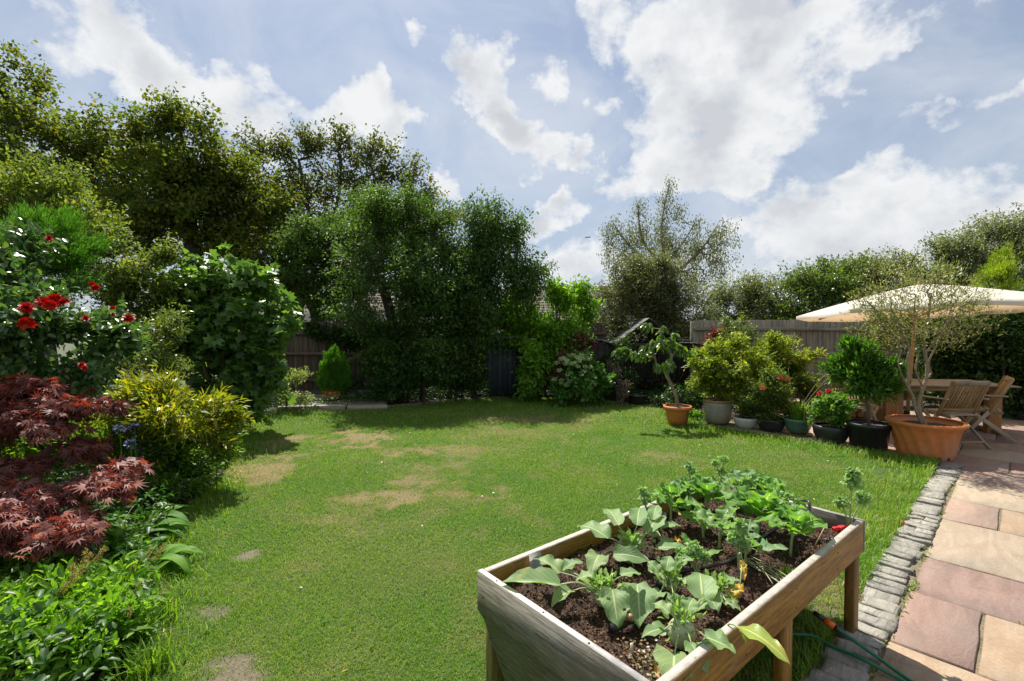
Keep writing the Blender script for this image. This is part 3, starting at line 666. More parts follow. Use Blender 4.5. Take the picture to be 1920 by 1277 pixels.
# --- deck at the far left of the lawn and gravel strip
m_deck = woodmat('grey_brown_deck_board', (.10, .075, .055), (.19, .15, .115), (.28, .235, .19), grain=22)
m_sleeper = woodmat('pale_sleeper', (.22, .185, .145), (.33, .285, .23), (.42, .37, .31), grain=18)
deck = empty('deck', (-4.35, 9.25, 0), R(8), kind='structure')
for i in range(11):
    beam('deck_board', (-.1, i * .145 + .05, .07), (1.85, i * .145 + .05, .07), .135, .03, m_deck, deck, b=.005)
beam('sleeper', (-.15, -.09, .045), (1.1, -.09, .045), .11, .11, m_sleeper, deck, b=.01); beam('sleeper', (1.13, -.075, .035), (1.9, -.06, .035), .10, .09, m_sleeper, deck, b=.01)
def pebbles(name, pts, rad, mat, **kw):
    n = len(pts); oc = np.array([(1, 0, 0), (-1, 0, 0), (0, 1, 0), (0, -1, 0), (0, 0, .6), (0, 0, -.6)], float); F = np.array([[0, 2, 4], [2, 1, 4], [1, 3, 4], [3, 0, 4], [2, 0, 5], [1, 2, 5], [3, 1, 5], [0, 3, 5]])
    V = pts[:, None] + oc[None] * rad[:, None, None] * rng.uniform(.6, 1.2, (n, 6, 1)); FF = (F[None] + (np.arange(n) * 6)[:, None, None]).reshape(-1, 3)
    return put(name, fm(name, V.reshape(-1, 3), [FF]), mat, **kw)
m_peb = stonemat('pale_gravel', (.2, .17, .13), (.3, .26, .2), (.42, .38, .32), 9)
EL = spline([(-2.65, 9.62, 0), (-1.9, 10.05, 0), (-1.15, 10.68, 0), (-.3, 10.95, 0), (.5, 11.05, 0)], 400); k = rng.integers(0, 400, 2600)
pp = EL[k] + np.c_[rng.normal(0, .05, 2600), rng.normal(.02, .06, 2600), np.full(2600, .005)]
pebbles('gravel', pp, rng.uniform(.008, .03, 2600), m_peb, label='pale gravel strip edging the far left side of the lawn', cat='gravel', kind='stuff')
EL = spline([(2.0, 10.5, 0), (2.5, 10.1, 0), (2.9, 9.85, 0)], 100); k = rng.integers(0, 100, 500)
pebbles('gravel', EL[k] + np.c_[rng.normal(0, .05, (500, 2)), np.full(500, .0)], rng.uniform(.008, .03, 500), m_peb, label='small heap of pale stones beside the black trough', cat='gravel', kind='stuff')

# ============================================================ TREES AND SHRUBS
bk_grey = barkmat('grey_bark', (.05, .042, .034), (.14, .12, .10)); bk_dark = barkmat('dark_bark', (.025, .02, .016), (.075, .06, .048))
bk_pale = barkmat('pale_olive_bark', (.15, .115, .07), (.32, .26, .175), 30); bk_birch = barkmat('birch_bark', (.12, .10, .09), (.4, .37, .34), 18)
bk_red = barkmat('red_brown_bark', (.06, .03, .02), (.15, .075, .045))
lf_olive = leafmat('sycamore_leaf', (.065, .105, .02), (.11, .16, .03), (.19, .165, .03), trans=.52, rough=.6, spec=.2)
lf_thin = leafmat('thin_crown_leaf', (.065, .09, .028), (.11, .14, .042), (.17, .15, .05), trans=.48, rough=.6, spec=.2)
lf_ever = leafmat('dark_evergreen_leaf', (.04, .09, .02), (.07, .135, .03), (.11, .18, .045), trans=.46, rough=.55, spec=.25)
lf_ever2 = leafmat('deep_green_leaf', (.03, .085, .018), (.05, .13, .026), (.075, .17, .035), trans=.38, rough=.42, spec=.4)
lf_hedge = leafmat('light_hedge_leaf', (.09, .145, .028), (.15, .215, .042), (.23, .24, .06), trans=.47, rough=.55, spec=.25)
lf_conifer = leafmat('bright_conifer_spray', (.04, .13, .010), (.075, .20, .018), (.10, .24, .03), trans=.42, rough=.6)
lf_yconifer = leafmat('golden_conifer_spray', (.14, .24, .012), (.26, .36, .025), (.36, .42, .04), trans=.42, rough=.6)
lf_dwarf = leafmat('dwarf_conifer_spray', (.08, .24, .014), (.12, .33, .02), (.16, .38, .03), trans=.42, rough=.6)
lf_rose = leafmat('rose_leaf', (.045, .11, .035), (.075, .155, .045), (.12, .19, .05), trans=.34, rough=.3, spec=.6)
lf_mixed = leafmat('small_mixed_leaf', (.07, .12, .026), (.12, .175, .036), (.20, .23, .05), trans=.46, rough=.4, spec=.45)
lf_fig = leafmat('fig_leaf', (.085, .18, .045), (.12, .24, .06), (.20, .32, .06), trans=.45, rough=.36, byobj=True, spec=.5)
lf_fig2 = leafmat('fig_leaf_small', (.075, .16, .04), (.11, .22, .055), (.17, .29, .06), trans=.45, rough=.36, spec=.5)
lf_yellow = leafmat('yellow_green_leaf', (.14, .20, .015), (.24, .28, .02), (.40, .33, .03), trans=.45, rough=.35)
lf_yellow2 = leafmat('mid_green_leaf', (.08, .17, .02), (.13, .24, .026), (.20, .30, .034), trans=.46, rough=.45, spec=.4)
lf_maple = leafmat('maple_leaf', (.23, .09, .085), (.35, .18, .17), (.38, .14, .07), trans=.34, rough=.55, tcol=(1.7, .6, .25), byobj=True, spec=.4)
lf_maple2 = leafmat('maple_leaf_small', (.13, .045, .042), (.25, .11, .10), (.30, .09, .05), trans=.36, rough=.55, tcol=(1.7, .6, .25), spec=.4)
lf_purple = leafmat('purple_leaf', (.07, .026, .03), (.13, .045, .045), (.20, .07, .05), trans=.32, rough=.4, tcol=(1.7, .8, .5))
lf_bright = leafmat('bright_laurel_leaf', (.09, .21, .016), (.15, .31, .024), (.24, .40, .04), trans=.52, rough=.4, spec=.4)
lf_oak = leafmat('holm_oak_leaf', (.08, .098, .048), (.14, .16, .075), (.24, .245, .13), trans=.36, rough=.5, spec=.3)
lf_birch = leafmat('birch_leaf', (.10, .125, .055), (.155, .18, .085), (.23, .24, .14), trans=.45, rough=.55, spec=.25)
lf_back = leafmat('hedgerow_leaf', (.065, .115, .025), (.11, .175, .035), (.17, .23, .05), trans=.42, rough=.4)
lf_back2 = leafmat('grey_willow_leaf', (.10, .13, .055), (.16, .195, .085), (.23, .26, .14), trans=.4, rough=.4)
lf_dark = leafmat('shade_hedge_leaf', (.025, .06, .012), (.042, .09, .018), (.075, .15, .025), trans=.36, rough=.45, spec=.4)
lf_herb = leafmat('fresh_herb_leaf', (.11, .25, .018), (.17, .34, .028), (.25, .42, .045), trans=.5, rough=.5, spec=.3)
lf_blade = leafmat('strap_leaf', (.09, .20, .014), (.15, .29, .022), (.24, .32, .05), trans=.48, rough=.5, spec=.3)
lf_rhodo = leafmat('rhododendron_leaf', (.11, .18, .022), (.20, .28, .03), (.38, .38, .06), trans=.48, rough=.45, spec=.35)
lf_varieg = leafmat('variegated_leaf', (.13, .19, .06), (.26, .32, .13), (.50, .50, .30), trans=.42, rough=.4)
lf_bay = leafmat('bay_leaf', (.045, .13, .016), (.075, .19, .024), (.12, .26, .034), trans=.4, rough=.38, spec=.5)
lf_olivetree = leafmat('olive_leaf', (.13, .15, .06), (.20, .22, .095), (.32, .33, .18), trans=.4, rough=.4)
lf_peach = leafmat('peach_leaf', (.06, .13, .025), (.09, .18, .035), (.16, .25, .05), trans=.42, rough=.3, byobj=True, spec=.6)
lf_ger = leafmat('geranium_leaf', (.09, .21, .03), (.14, .28, .045), (.20, .34, .06), trans=.45, rough=.45, spec=.4)
lf_hyd = leafmat('hydrangea_leaf', (.05, .15, .022), (.08, .20, .032), (.12, .26, .045), trans=.42, rough=.42, spec=.4)
m_hydf = leafmat('pale_green_floret', (.30, .40, .17), (.42, .50, .26), (.55, .60, .38), trans=.35, rough=.6, tcol=(1, 1.1, .8))
m_redp = leafmat('red_petal', (.36, .008, .010), (.52, .014, .012), (.62, .03, .02), trans=.25, rough=.45, tcol=(1.2, .4, .3))
m_pinkp = leafmat('pink_petal', (.6, .16, .2), (.7, .25, .28), (.75, .35, .35), trans=.3, rough=.5, tcol=(1.1, .6, .6))
m_bluep = leafmat('blue_violet_petal', (.14, .14, .40), (.22, .23, .52), (.3, .32, .6), trans=.25, rough=.5, tcol=(.9, .9, 1.1))
m_yelp = leafmat('yellow_petal', (.7, .5, .02), (.8, .6, .03), (.85, .7, .1), trans=.3, rough=.5, tcol=(1.1, 1, .4))
m_succ = leafmat('orange_succulent_leaf', (.45, .15, .03), (.58, .24, .06), (.35, .32, .08), trans=.2, rough=.45)

# --- big trees beyond the left border
P_ = lambda px, py, Y: list(at(px, py, Y))
def G(px, Y): q = at(px, 610, Y); return np.array([q[0], q[1], 0.0])
plant('sycamore_tree', 'tall olive green tree at the far left edge with its top highest of all', 'tree', G(20, 15),
      [lobe(-70, 190, 15, 130, 130), lobe(15, 190, 15, 58, 75), lobe(115, 255, 15, 70, 55), lobe(185, 265, 15, 45, 42), lobe(60, 300, 15, 150, 80), lobe(190, 330, 15, 70, 60), lobe(-100, 330, 15, 150, 120), lobe(90, 400, 15, 140, 70)],
      1050, 32, .46, .115, .7, lf_olive, bk_dark, .32, .009, [[G(20, 15), P_(25, 480, 15), P_(30, 330, 15), P_(20, 200, 15)], [P_(30, 430, 15), P_(110, 330, 15), P_(170, 260, 15)], [P_(28, 440, 15), P_(-60, 340, 15), P_(-100, 240, 15)]], T=OVAL, clump=.22, cper=9, shell=.3, step=.5)
plant('sycamore_tree', 'olive brown tree with a forked trunk, second from the left edge', 'tree', G(365, 14),
      [lobe(320, 255, 14, 48, 36), lobe(270, 285, 14, 42, 34), lobe(370, 290, 14, 46, 32), lobe(300, 335, 14, 100, 48), lobe(230, 390, 14, 60, 50), lobe(400, 340, 14, 100, 55), lobe(340, 400, 14, 115, 50), lobe(440, 400, 14, 75, 45), lobe(270, 450, 14, 50, 30), lobe(430, 450, 14, 55, 25), lobe(500, 380, 14, 40, 30), lobe(322, 212, 14, 16, 18), lobe(255, 255, 14, 18, 16), lobe(385, 255, 14, 14, 16), lobe(445, 310, 14, 30, 22)],
      1050, 31, .42, .11, .7, lf_olive, bk_dark, .27, .008, [[G(365, 14), P_(362, 520, 14), P_(358, 455, 14), P_(300, 380, 14), P_(300, 250, 14)], [P_(358, 460, 14), P_(420, 400, 14), P_(420, 310, 14)], [P_(358, 440, 14), P_(360, 340, 14), P_(330, 220, 14)], [P_(360, 480, 14), P_(260, 420, 14)], [P_(400, 420, 14), P_(480, 390, 14)]], T=OVAL, clump=.22, cper=9, shell=.3, step=.45)
plant('maple_tree', 'tall thin crowned tree with bare looking branches against the sky, left of centre', 'tree', G(562, 16),
      [lobe(475, 285, 16, 34, 38), lobe(520, 300, 16, 40, 35), lobe(560, 275, 16, 26, 32), lobe(600, 290, 16, 34, 38), lobe(640, 275, 16, 26, 34), lobe(680, 290, 16, 34, 38), lobe(725, 305, 16, 32, 36), lobe(760, 335, 16, 32, 38), lobe(800, 375, 16, 34, 36), lobe(845, 410, 16, 30, 28), lobe(530, 360, 16, 55, 40), lobe(600, 355, 16, 60, 45), lobe(680, 360, 16, 60, 45), lobe(740, 400, 16, 60, 45), lobe(560, 440, 16, 80, 45), lobe(650, 430, 16, 80, 50), lobe(500, 430, 16, 50, 50), lobe(790, 440, 16, 60, 40), lobe(700, 440, 16, 70, 40)],
      1700, 17, .30, .10, .6, lf_thin, bk_grey, .17, .012, [[G(562, 16), P_(558, 560, 16), P_(545, 480, 16), P_(500, 400, 16), P_(478, 310, 16)], [P_(556, 540, 16), P_(590, 470, 16), P_(575, 380, 16), P_(560, 300, 16)], [P_(588, 450, 16), P_(630, 390, 16), P_(640, 300, 16)], [P_(560, 560, 16), P_(640, 500, 16), P_(700, 420, 16), P_(700, 320, 16)], [P_(690, 450, 16), P_(760, 400, 16), P_(830, 400, 16)]], T=OVAL, clump=.3, cper=6, shell=.15, step=.4, upb=.9, shoot=(.4, .7, .4))
plant('lime_tree', 'dark trunked tree leaning left, standing in the gap above the left fence', 'tree', G(598, 13.5),
      [lobe(560, 480, 13.5, 70, 50), lobe(500, 500, 13.5, 55, 45), lobe(620, 470, 13.5, 60, 50), lobe(550, 540, 13.5, 60, 25), lobe(470, 450, 13.5, 40, 35)],
      330, 30, .3, .11, .65, lf_olive, bk_dark, .2, .008, [[G(598, 13.5), P_(596, 600, 13.5), P_(570, 540, 13.5), P_(520, 480, 13.5), P_(480, 440, 13.5)], [P_(590, 570, 13.5), P_(620, 480, 13.5)]], T=OVAL, clump=.3, step=.35)
# --- dark evergreens at the far end
plant('evergreen_tree', 'broad dark green glossy evergreen tree filling the centre left background', 'tree', G(740, 10.6),
      [lobe(590, 490, 12.6, 70, 60), lobe(660, 440, 12.6, 80, 70), lobe(600, 440, 12.6, 60, 40), lobe(740, 400, 11.6, 70, 45), lobe(700, 470, 11.8, 80, 60), lobe(790, 510, 10.8, 60, 60), lobe(850, 600, 10.8, 60, 80), lobe(610, 560, 12.7, 60, 45), lobe(740, 420, 10.8, 65, 60), lobe(800, 440, 10.8, 50, 65), lobe(665, 560, 12.4, 60, 70), lobe(720, 540, 10.2, 105, 90), lobe(810, 560, 10.2, 75, 90), lobe(715, 650, 10.3, 60, 60), lobe(800, 660, 10.3, 75, 65), lobe(660, 640, 12.2, 40, 40), lobe(870, 640, 10.6, 40, 80)],
      2300, 34, .26, .075, .55, lf_ever, bk_dark, .14, .005, [[G(740, 10.6), P_(738, 620, 10.6), P_(700, 480, 10.6)], [P_(738, 640, 10.6), P_(800, 560, 10.6), P_(810, 440, 10.7)], [G(790, 10.6), P_(800, 650, 10.6), P_(840, 560, 10.6)]], clump=.26, cper=9, shell=.3, step=.3)
plant('evergreen_tree', 'tall loose evergreen tree with drooping silvery twigs beside the blue shed', 'tree', G(885, 10.9),
      [lobe(905, 430, 10.9, 50, 52), lobe(955, 450, 10.9, 32, 45), lobe(870, 500, 10.9, 55, 60), lobe(930, 520, 10.8, 55, 60), lobe(975, 500, 10.8, 28, 32), lobe(900, 590, 10.7, 45, 55), lobe(1000, 515, 10.8, 20, 18), lobe(975, 545, 10.7, 26, 26)],
      760, 26, .26, .07, .5, lf_ever, bk_dark, .10, .005, [[G(885, 10.9), P_(888, 640, 10.9), P_(890, 540, 10.9), P_(900, 420, 10.9)], [P_(888, 560, 10.9), P_(950, 480, 10.9)]], clump=.26, cper=7, shell=.25, step=.3, droop=.25)
for (px, py, Y, rx, ry, mt, lab, L) in [(795, 712, 9.9, 34, 30, lf_ever2, 'low dark green leafy shrub under the big evergreen, right of the gravel', .07), (735, 715, 9.9, 32, 26, lf_ever2, 'low dark shrub under the big evergreen, left of its neighbour', .07),
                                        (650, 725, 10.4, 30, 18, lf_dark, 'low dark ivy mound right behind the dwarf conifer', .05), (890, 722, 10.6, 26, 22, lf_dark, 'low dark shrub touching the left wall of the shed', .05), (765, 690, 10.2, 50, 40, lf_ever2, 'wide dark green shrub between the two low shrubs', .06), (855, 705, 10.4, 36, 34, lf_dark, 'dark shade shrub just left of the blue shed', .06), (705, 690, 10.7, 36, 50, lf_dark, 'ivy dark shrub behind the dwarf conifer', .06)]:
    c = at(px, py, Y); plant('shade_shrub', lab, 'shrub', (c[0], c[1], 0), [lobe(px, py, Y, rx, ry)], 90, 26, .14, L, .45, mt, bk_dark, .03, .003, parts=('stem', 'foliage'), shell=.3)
c = at(640, 640, 11.7); plant('ivy', 'dark ivy growing over the top of the far fence', 'climber', (c[0], c[1], .0), [lobe(640, 635, 11.7, 50, 18, .25), lobe(690, 660, 11.6, 50, 45, .25), lobe(585, 622, 11.7, 25, 9, .2)], 190, 26, .15, .07, .8, lf_dark, bk_dark, .03, .003, parts=('stem', 'foliage'), shell=.3)
plant('bright_shrub', 'tall bright green leafy shrub behind and beside the blue shed', 'shrub', G(1020, 10.9),
      [lobe(1035, 575, 10.9, 28, 30), lobe(1000, 620, 10.9, 40, 45), lobe(1050, 630, 10.8, 38, 42), lobe(1090, 575, 11.2, 24, 38), lobe(1040, 560, 11.1, 18, 24), lobe(1010, 680, 10.6, 30, 45), lobe(960, 600, 11.2, 26, 40), lobe(1000, 720, 10.4, 22, 22)],
      620, 26, .2, .10, .42, lf_bright, bk_grey, .05, .004, parts=('stem', 'foliage'), shell=.35, step=.25, T=OVAL)
plant('yellow_green_shrub', 'pale yellow green feathery shrub between the dark evergreen and the bright shrub', 'shrub', G(945, 11.3), [lobe(945, 600, 11.3, 32, 42), lobe(985, 565, 11.5, 30, 25)], 110, 26, .2, .07, .4, lf_hedge, bk_grey, .04, .004, parts=('stem', 'foliage'), shell=.3)
plant('purple_shrub', 'purple red leaved shrub between the shed and the hydrangea', 'shrub', G(1070, 10.4), [lobe(1080, 660, 10.4, 40, 26), lobe(1045, 690, 10.2, 30, 26), lobe(1105, 680, 10.5, 20, 20)], 170, 28, .12, .055, .5, lf_purple, bk_red, .04, .003, parts=('stem', 'foliage'), shell=.3, step=.2)
def florets(root, base, C, cen):
    q0_ = unit(rng.normal(size=(46, 3)) * [1, .6, .8] + [0, -.8, .45]); sel = np.array([.0, -.02, .16]) + cen + q0_ * [.50, .40, .44]
    for q in sel:
        n = 60; d = unit(rng.normal(size=(n, 3))); P = q + d * .05 * np.array([1, 1, .7])
        V, F = inst(P - base, rng.normal(size=(n, 3)), d + rng.normal(size=(n, 3)) * .3, .022, .02, DIA)
        put('flower_head', fm('flower_head', V, F), m_hydf, root)
plant('hydrangea', 'hydrangea bush with pale green flower heads at the back of the lawn', 'shrub', G(1095, 9.9), [lobe(1095, 712, 9.9, 42, 32), lobe(1085, 690, 9.9, 26, 16), lobe(1060, 725, 9.8, 22, 20)], 150, 22, .13, .10, .62, lf_hyd, bk_grey, .03, .003, parts=('stem', 'foliage'), shell=.5, T=OVAL, extra=florets)
plant('grey_shrub', 'small grey brown twiggy shrub between the hydrangea and the black trough', 'shrub', G(1160, 9.9), [lobe(1165, 732, 9.9, 22, 18), lobe(1145, 700, 10.1, 20, 30)], 90, 22, .09, .04, .5, leafmat('grey_pink_leaf', (.12, .09, .07), (.2, .15, .12), (.3, .24, .2), trans=.3), bk_grey, .02, .003, parts=('stem', 'foliage'), shell=.3)
plant('dark_holly', 'narrow dark holly bush left of the potted peach tree', 'shrub', G(1150, 10.6), [lobe(1150, 660, 10.6, 26, 50), lobe(1160, 700, 10.5, 26, 30)], 120, 24, .14, .05, .6, lf_dark, bk_dark, .03, .003, parts=('stem', 'foliage'), shell=.3)
# --- holm oak, birch and the hedgerow on the right
plant('holm_oak', 'rounded grey green holm oak right of centre behind the fence', 'tree', G(1225, 12.4),
      [lobe(1215, 530, 12.6, 68, 45), lobe(1165, 570, 12.6, 48, 48), lobe(1265, 570, 12.6, 55, 55), lobe(1215, 600, 12.5, 80, 50), lobe(1150, 620, 12.5, 40, 40), lobe(1290, 620, 12.5, 42, 40), lobe(1240, 650, 12.6, 70, 45), lobe(1160, 680, 12.5, 50, 40), lobe(1230, 700, 12.5, 80, 40), lobe(1215, 560, 12.7, 60, 60), lobe(1300, 660, 12.6, 40, 50), lobe(1185, 510, 12.6, 34, 26), lobe(1250, 505, 12.6, 34, 28)],
      2600, 34, .22, .055, .6, lf_oak, bk_dark, .14, .005, shell=.45, clump=.32, step=.3)
plant('birch_tree', 'slender grey birch with drooping twigs above the holm oak', 'tree', G(1255, 18),
      [lobe(1150, 425, 18, 15, 12), lobe(1155, 455, 18, 20, 26), lobe(1196, 392, 18, 13, 14), lobe(1198, 425, 18, 18, 32), lobe(1254, 352, 18, 8, 12), lobe(1252, 380, 18, 15, 22), lobe(1240, 420, 18, 22, 28), lobe(1275, 400, 18, 14, 22), lobe(1305, 425, 18, 17, 16), lobe(1300, 460, 18, 22, 30), lobe(1350, 425, 18, 18, 13), lobe(1352, 455, 18, 18, 24), lobe(1225, 450, 18, 60, 40), lobe(1180, 450, 18, 40, 40), lobe(1320, 460, 18, 50, 40), lobe(1300, 510, 18, 50, 34), lobe(1340, 500, 18, 22, 24), lobe(1170, 500, 18, 26, 34), lobe(1260, 460, 18, 30, 34)],
      560, 14, .26, .075, .5, lf_birch, bk_birch, .13, .006, [[G(1255, 18), P_(1250, 520, 18), P_(1240, 430, 18), P_(1256, 340, 18)], [P_(1248, 500, 18), P_(1290, 440, 18), P_(1308, 405, 18)], [P_(1250, 510, 18), P_(1205, 450, 18), P_(1196, 380, 18)], [P_(1250, 530, 18), P_(1320, 460, 18), P_(1350, 412, 18)], [P_(1250, 520, 18), P_(1180, 460, 18), P_(1148, 415, 18)]], droop=.7, shell=.1, clump=.55, cper=7, step=.3, sides=4, lean=(.2, .4, .5))
for i, (px, py, Y, rx, ry, mt, lab, L) in enumerate([
    (1375, 565, 15, 50, 52, lf_back2, 'grey green willow like tree behind the left end of the right fence', .07), (1455, 560, 14.5, 52, 45, lf_back2, 'second grey green tree behind the right fence, right of the willow like one', .07),
    (1530, 548, 13.5, 50, 48, lf_back, 'mid green rounded tree behind the fence, left of the parasol', .085), (1607, 530, 14, 42, 45, lf_back, 'mid green tree rising just left of the parasol top', .085),
    (1672, 538, 13, 46, 52, lf_back2, 'greyish tree behind the left half of the parasol', .07), (1745, 545, 12.5, 45, 45, lf_back, 'green tree behind the middle of the parasol', .08)]):
    plant('hedgerow_tree', lab, 'tree', G(px, Y), [lobe(px, py, Y, rx, ry), lobe(px - 12, py + 30, Y, rx * .95, ry * .8), lobe(px + rx * .4, py - ry * .45, Y, rx * .4, ry * .45), lobe(px - rx * .5, py - ry * .3, Y, rx * .45, ry * .5), lobe(px, py + 60, Y, rx, ry * .7)], 560, 28, .25, L, .5, mt, bk_grey, .1, .006, shell=.4, clump=.33, step=.35)
plant('willow_tree', 'big grey green tree towering at the far right behind the parasol', 'tree', G(1870, 12.5),
      [lobe(1860, 460, 12.5, 70, 50), lobe(1920, 440, 12.5, 60, 45), lobe(1800, 480, 12.5, 42, 32), lobe(1770, 470, 12.5, 22, 14), lobe(1850, 520, 12.5, 90, 50), lobe(1960, 500, 12.5, 80, 80), lobe(1900, 580, 12.5, 100, 50)],
      1300, 28, .25, .085, .35, lf_back2, bk_grey, .16, .006, shell=.4, clump=.33, step=.35)
plant('golden_conifer', 'bright yellow green conifer behind the right side of the parasol', 'tree', G(1872, 10.6), [lobe(1875, 500, 10.6, 22, 28), lobe(1865, 530, 10.6, 38, 32), lobe(1895, 535, 10.6, 26, 35), lobe(1872, 570, 10.6, 44, 35), lobe(1876, 485, 10.6, 10, 14)], 420, 34, .12, .07, .16, lf_yconifer, bk_dark, .07, .004, lean=(.6, .35, -.7), shell=.6, clump=.3)
plant('dark_hedge', 'dense dark green hedge in shade behind the garden chairs', 'hedge', G(1850, 9.6),
      [lobe(1790, 650, 9.1, 45, 80), lobe(1850, 640, 9.0, 55, 85), lobe(1920, 650, 8.8, 60, 95), lobe(1990, 660, 8.6, 60, 110), lobe(1800, 720, 9.1, 60, 45), lobe(1870, 730, 8.9, 60, 45), lobe(1930, 740, 8.7, 60, 50), lobe(1740, 640, 9.3, 40, 62), lobe(2050, 620, 8.2, 70, 140)],
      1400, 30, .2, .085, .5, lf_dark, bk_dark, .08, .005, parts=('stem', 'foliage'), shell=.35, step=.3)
plant('climbing_shrub', 'fresh green climbing shrub at the right edge over the dark hedge', 'shrub', G(1890, 8.6), [lobe(1885, 640, 8.6, 22, 30), lobe(1915, 630, 8.5, 16, 36), lobe(1840, 620, 8.7, 22, 16)], 80, 18, .13, .085, .45, lf_ever2, bk_dark, .02, .003, parts=('stem', 'foliage'), shell=.3)
plant('leafy_shrub', 'light green leafy shrub against the fence below the parasol edge', 'shrub', G(1650, 8.4), [lobe(1650, 640, 8.4, 38, 34), lobe(1690, 625, 8.4, 34, 30), lobe(1625, 660, 8.3, 22, 26)], 150, 24, .13, .06, .5, lf_back, bk_grey, .03, .003, parts=('stem', 'foliage'), shell=.35)
plant('rhododendron', 'yellow green rounded shrub against the grey fence behind the pots', 'shrub', G(1475, 8.9), [lobe(1470, 665, 8.9, 46, 32), lobe(1450, 690, 8.9, 36, 30), lobe(1505, 690, 8.8, 30, 34), lobe(1480, 720, 8.9, 44, 26), lobe(1440, 655, 9, 24, 20)], 480, 24, .10, .07, .38, lf_rhodo, bk_grey, .03, .003, parts=('stem', 'foliage'), shell=.45)
plant('fern_shrub', 'low mid green shrub filling in behind the grey pot and white bowl', 'shrub', G(1415, 8.5), [lobe(1400, 730, 8.5, 36, 32), lobe(1440, 725, 8.5, 34, 36), lobe(1420, 755, 8.4, 40, 20)], 260, 22, .10, .06, .4, lf_yellow2, bk_grey, .02, .003, parts=('stem', 'foliage'), shell=.3)
plant('camellia', 'dark leaved shrub filling the gap between green pot and grey fence', 'shrub', G(1510, 8.5), [lobe(1500, 725, 8.5, 30, 32), lobe(1525, 750, 8.4, 28, 20), lobe(1480, 755, 8.4, 28, 20)], 200, 22, .10, .06, .45, lf_mixed, bk_grey, .02, .003, parts=('stem', 'foliage'), shell=.3)
plant('shade_shrub', 'dark shrub in shade behind the peach tree pot', 'shrub', G(1290, 9.2), [lobe(1300, 735, 9.2, 34, 26), lobe(1260, 745, 9.2, 22, 16)], 120, 22, .12, .05, .5, lf_dark, bk_grey, .02, .003, parts=('stem', 'foliage'), shell=.3)
plant('red_maple_bush', 'small red leaved bush by the left end of the grey fence', 'shrub', G(1345, 9.8), [lobe(1345, 640, 9.8, 18, 14), lobe(1335, 655, 9.9, 14, 16)], 60, 24, .10, .06, .5, leafmat('crimson_leaf', (.10, .03, .03), (.16, .055, .05), (.2, .09, .06), trans=.4, tcol=(1.8, .7, .4)), bk_red, .02, .003, parts=('stem', 'foliage'), shell=.3)
plant('climbing_rose', 'loose climbing rose with upright shoots in front of the grey fence', 'climber', G(1390, 9.2), [lobe(1385, 630, 9.2, 36, 28), lobe(1365, 615, 9.2, 14, 16), lobe(1410, 645, 9.1, 22, 26), lobe(1380, 665, 9.2, 34, 26), lobe(1350, 660, 9.2, 26, 26)], 240, 15, .11, .055, .55, lf_mixed, bk_red, .02, .003, parts=('stem', 'foliage'), shell=.3, cper=7)

# --- left border
plant('laurel_hedge', 'tall light green hedge rising behind the roses on the left', 'hedge', G(110, 6.9),
      [lobe(-40, 370, 6.9, 90, 60), lobe(50, 350, 6.9, 80, 42), lobe(110, 400, 6.9, 80, 45), lobe(30, 440, 6.9, 90, 60), lobe(170, 440, 6.9, 70, 42), lobe(240, 480, 6.9, 55, 45), lobe(170, 520, 6.9, 85, 60), lobe(270, 540, 6.9, 50, 60), lobe(-60, 480, 6.8, 90, 90), lobe(220, 600, 7, 70, 60), lobe(310, 480, 7.3, 30, 32), lobe(300, 600, 7.2, 40, 60), lobe(-200, 450, 6.9, 120, 110), lobe(-380, 480, 6.9, 130, 120), lobe(-160, 620, 6.6, 120, 80)],
      2500, 28, .17, .065, .45, lf_hedge, bk_grey, .09, .004, parts=('stem', 'foliage'), shell=.45, clump=.3, step=.25)
plant('conifer_shrub', 'feathery bright green conifer behind the rose bush', 'shrub', G(110, 5.4), [lobe(40, 470, 5.4, 75, 52), lobe(100, 450, 5.4, 58, 52), lobe(140, 500, 5.4, 50, 50), lobe(90, 540, 5.3, 80, 50), lobe(-30, 520, 5.4, 70, 80)],
      800, 48, .10, .06, .13, lf_conifer, bk_dark, .05, .003, parts=('stem', 'foliage'), lean=(.9, .3, -.25), shell=.6, clump=.3, step=.2, flat=.4)
plant('mixed_shrub', 'loose small leaved shrub with a single pink flower left of the fig', 'shrub', G(265, 5.6), [lobe(260, 660, 5.5, 75, 48), lobe(300, 620, 5.6, 45, 40), lobe(230, 710, 5.4, 65, 42), lobe(300, 720, 5.5, 50, 40), lobe(170, 690, 5.3, 55, 55)], 420, 26, .12, .04, .5, lf_mixed, bk_grey, .03, .0025, parts=('stem', 'foliage'), shell=.35, step=.2)

def rose_flower(root, base, q, r, mat, name='flower'):
    P, D, N, L = [], [], [], []
    for ring, (k, tilt, rr) in enumerate([(5, 84, .2), (7, 70, .4), (9, 54, .6), (11, 36, .8), (12, 16, .95), (12, -8, 1.0)]):
        for i in range(k):
            a = 2 * math.pi * i / k + ring + random.gauss(0, .2); e = R(tilt + random.gauss(0, 8)); D.append((math.cos(a) * math.cos(e), math.sin(a) * math.cos(e), math.sin(e)))
            N.append((-math.cos(a) * math.sin(e), -math.sin(a) * math.sin(e), math.cos(e))); P.append((0, 0, 0)); L.append(r * (.75 + .3 * rr))
    D = np.array(D); V, F = inst(np.array(P, float) + D * 0, D, np.array(N), np.array(L), np.array(L) * .62, OVAL)
    M = Matrix.Translation(Vector(np.array(q) - base)) @ Euler((R(38) + random.gauss(0, .25), random.gauss(0, .3), random.random() * 6)).to_matrix().to_4x4()
    return put(name, fm(name, V, F, True), mat, root, M)
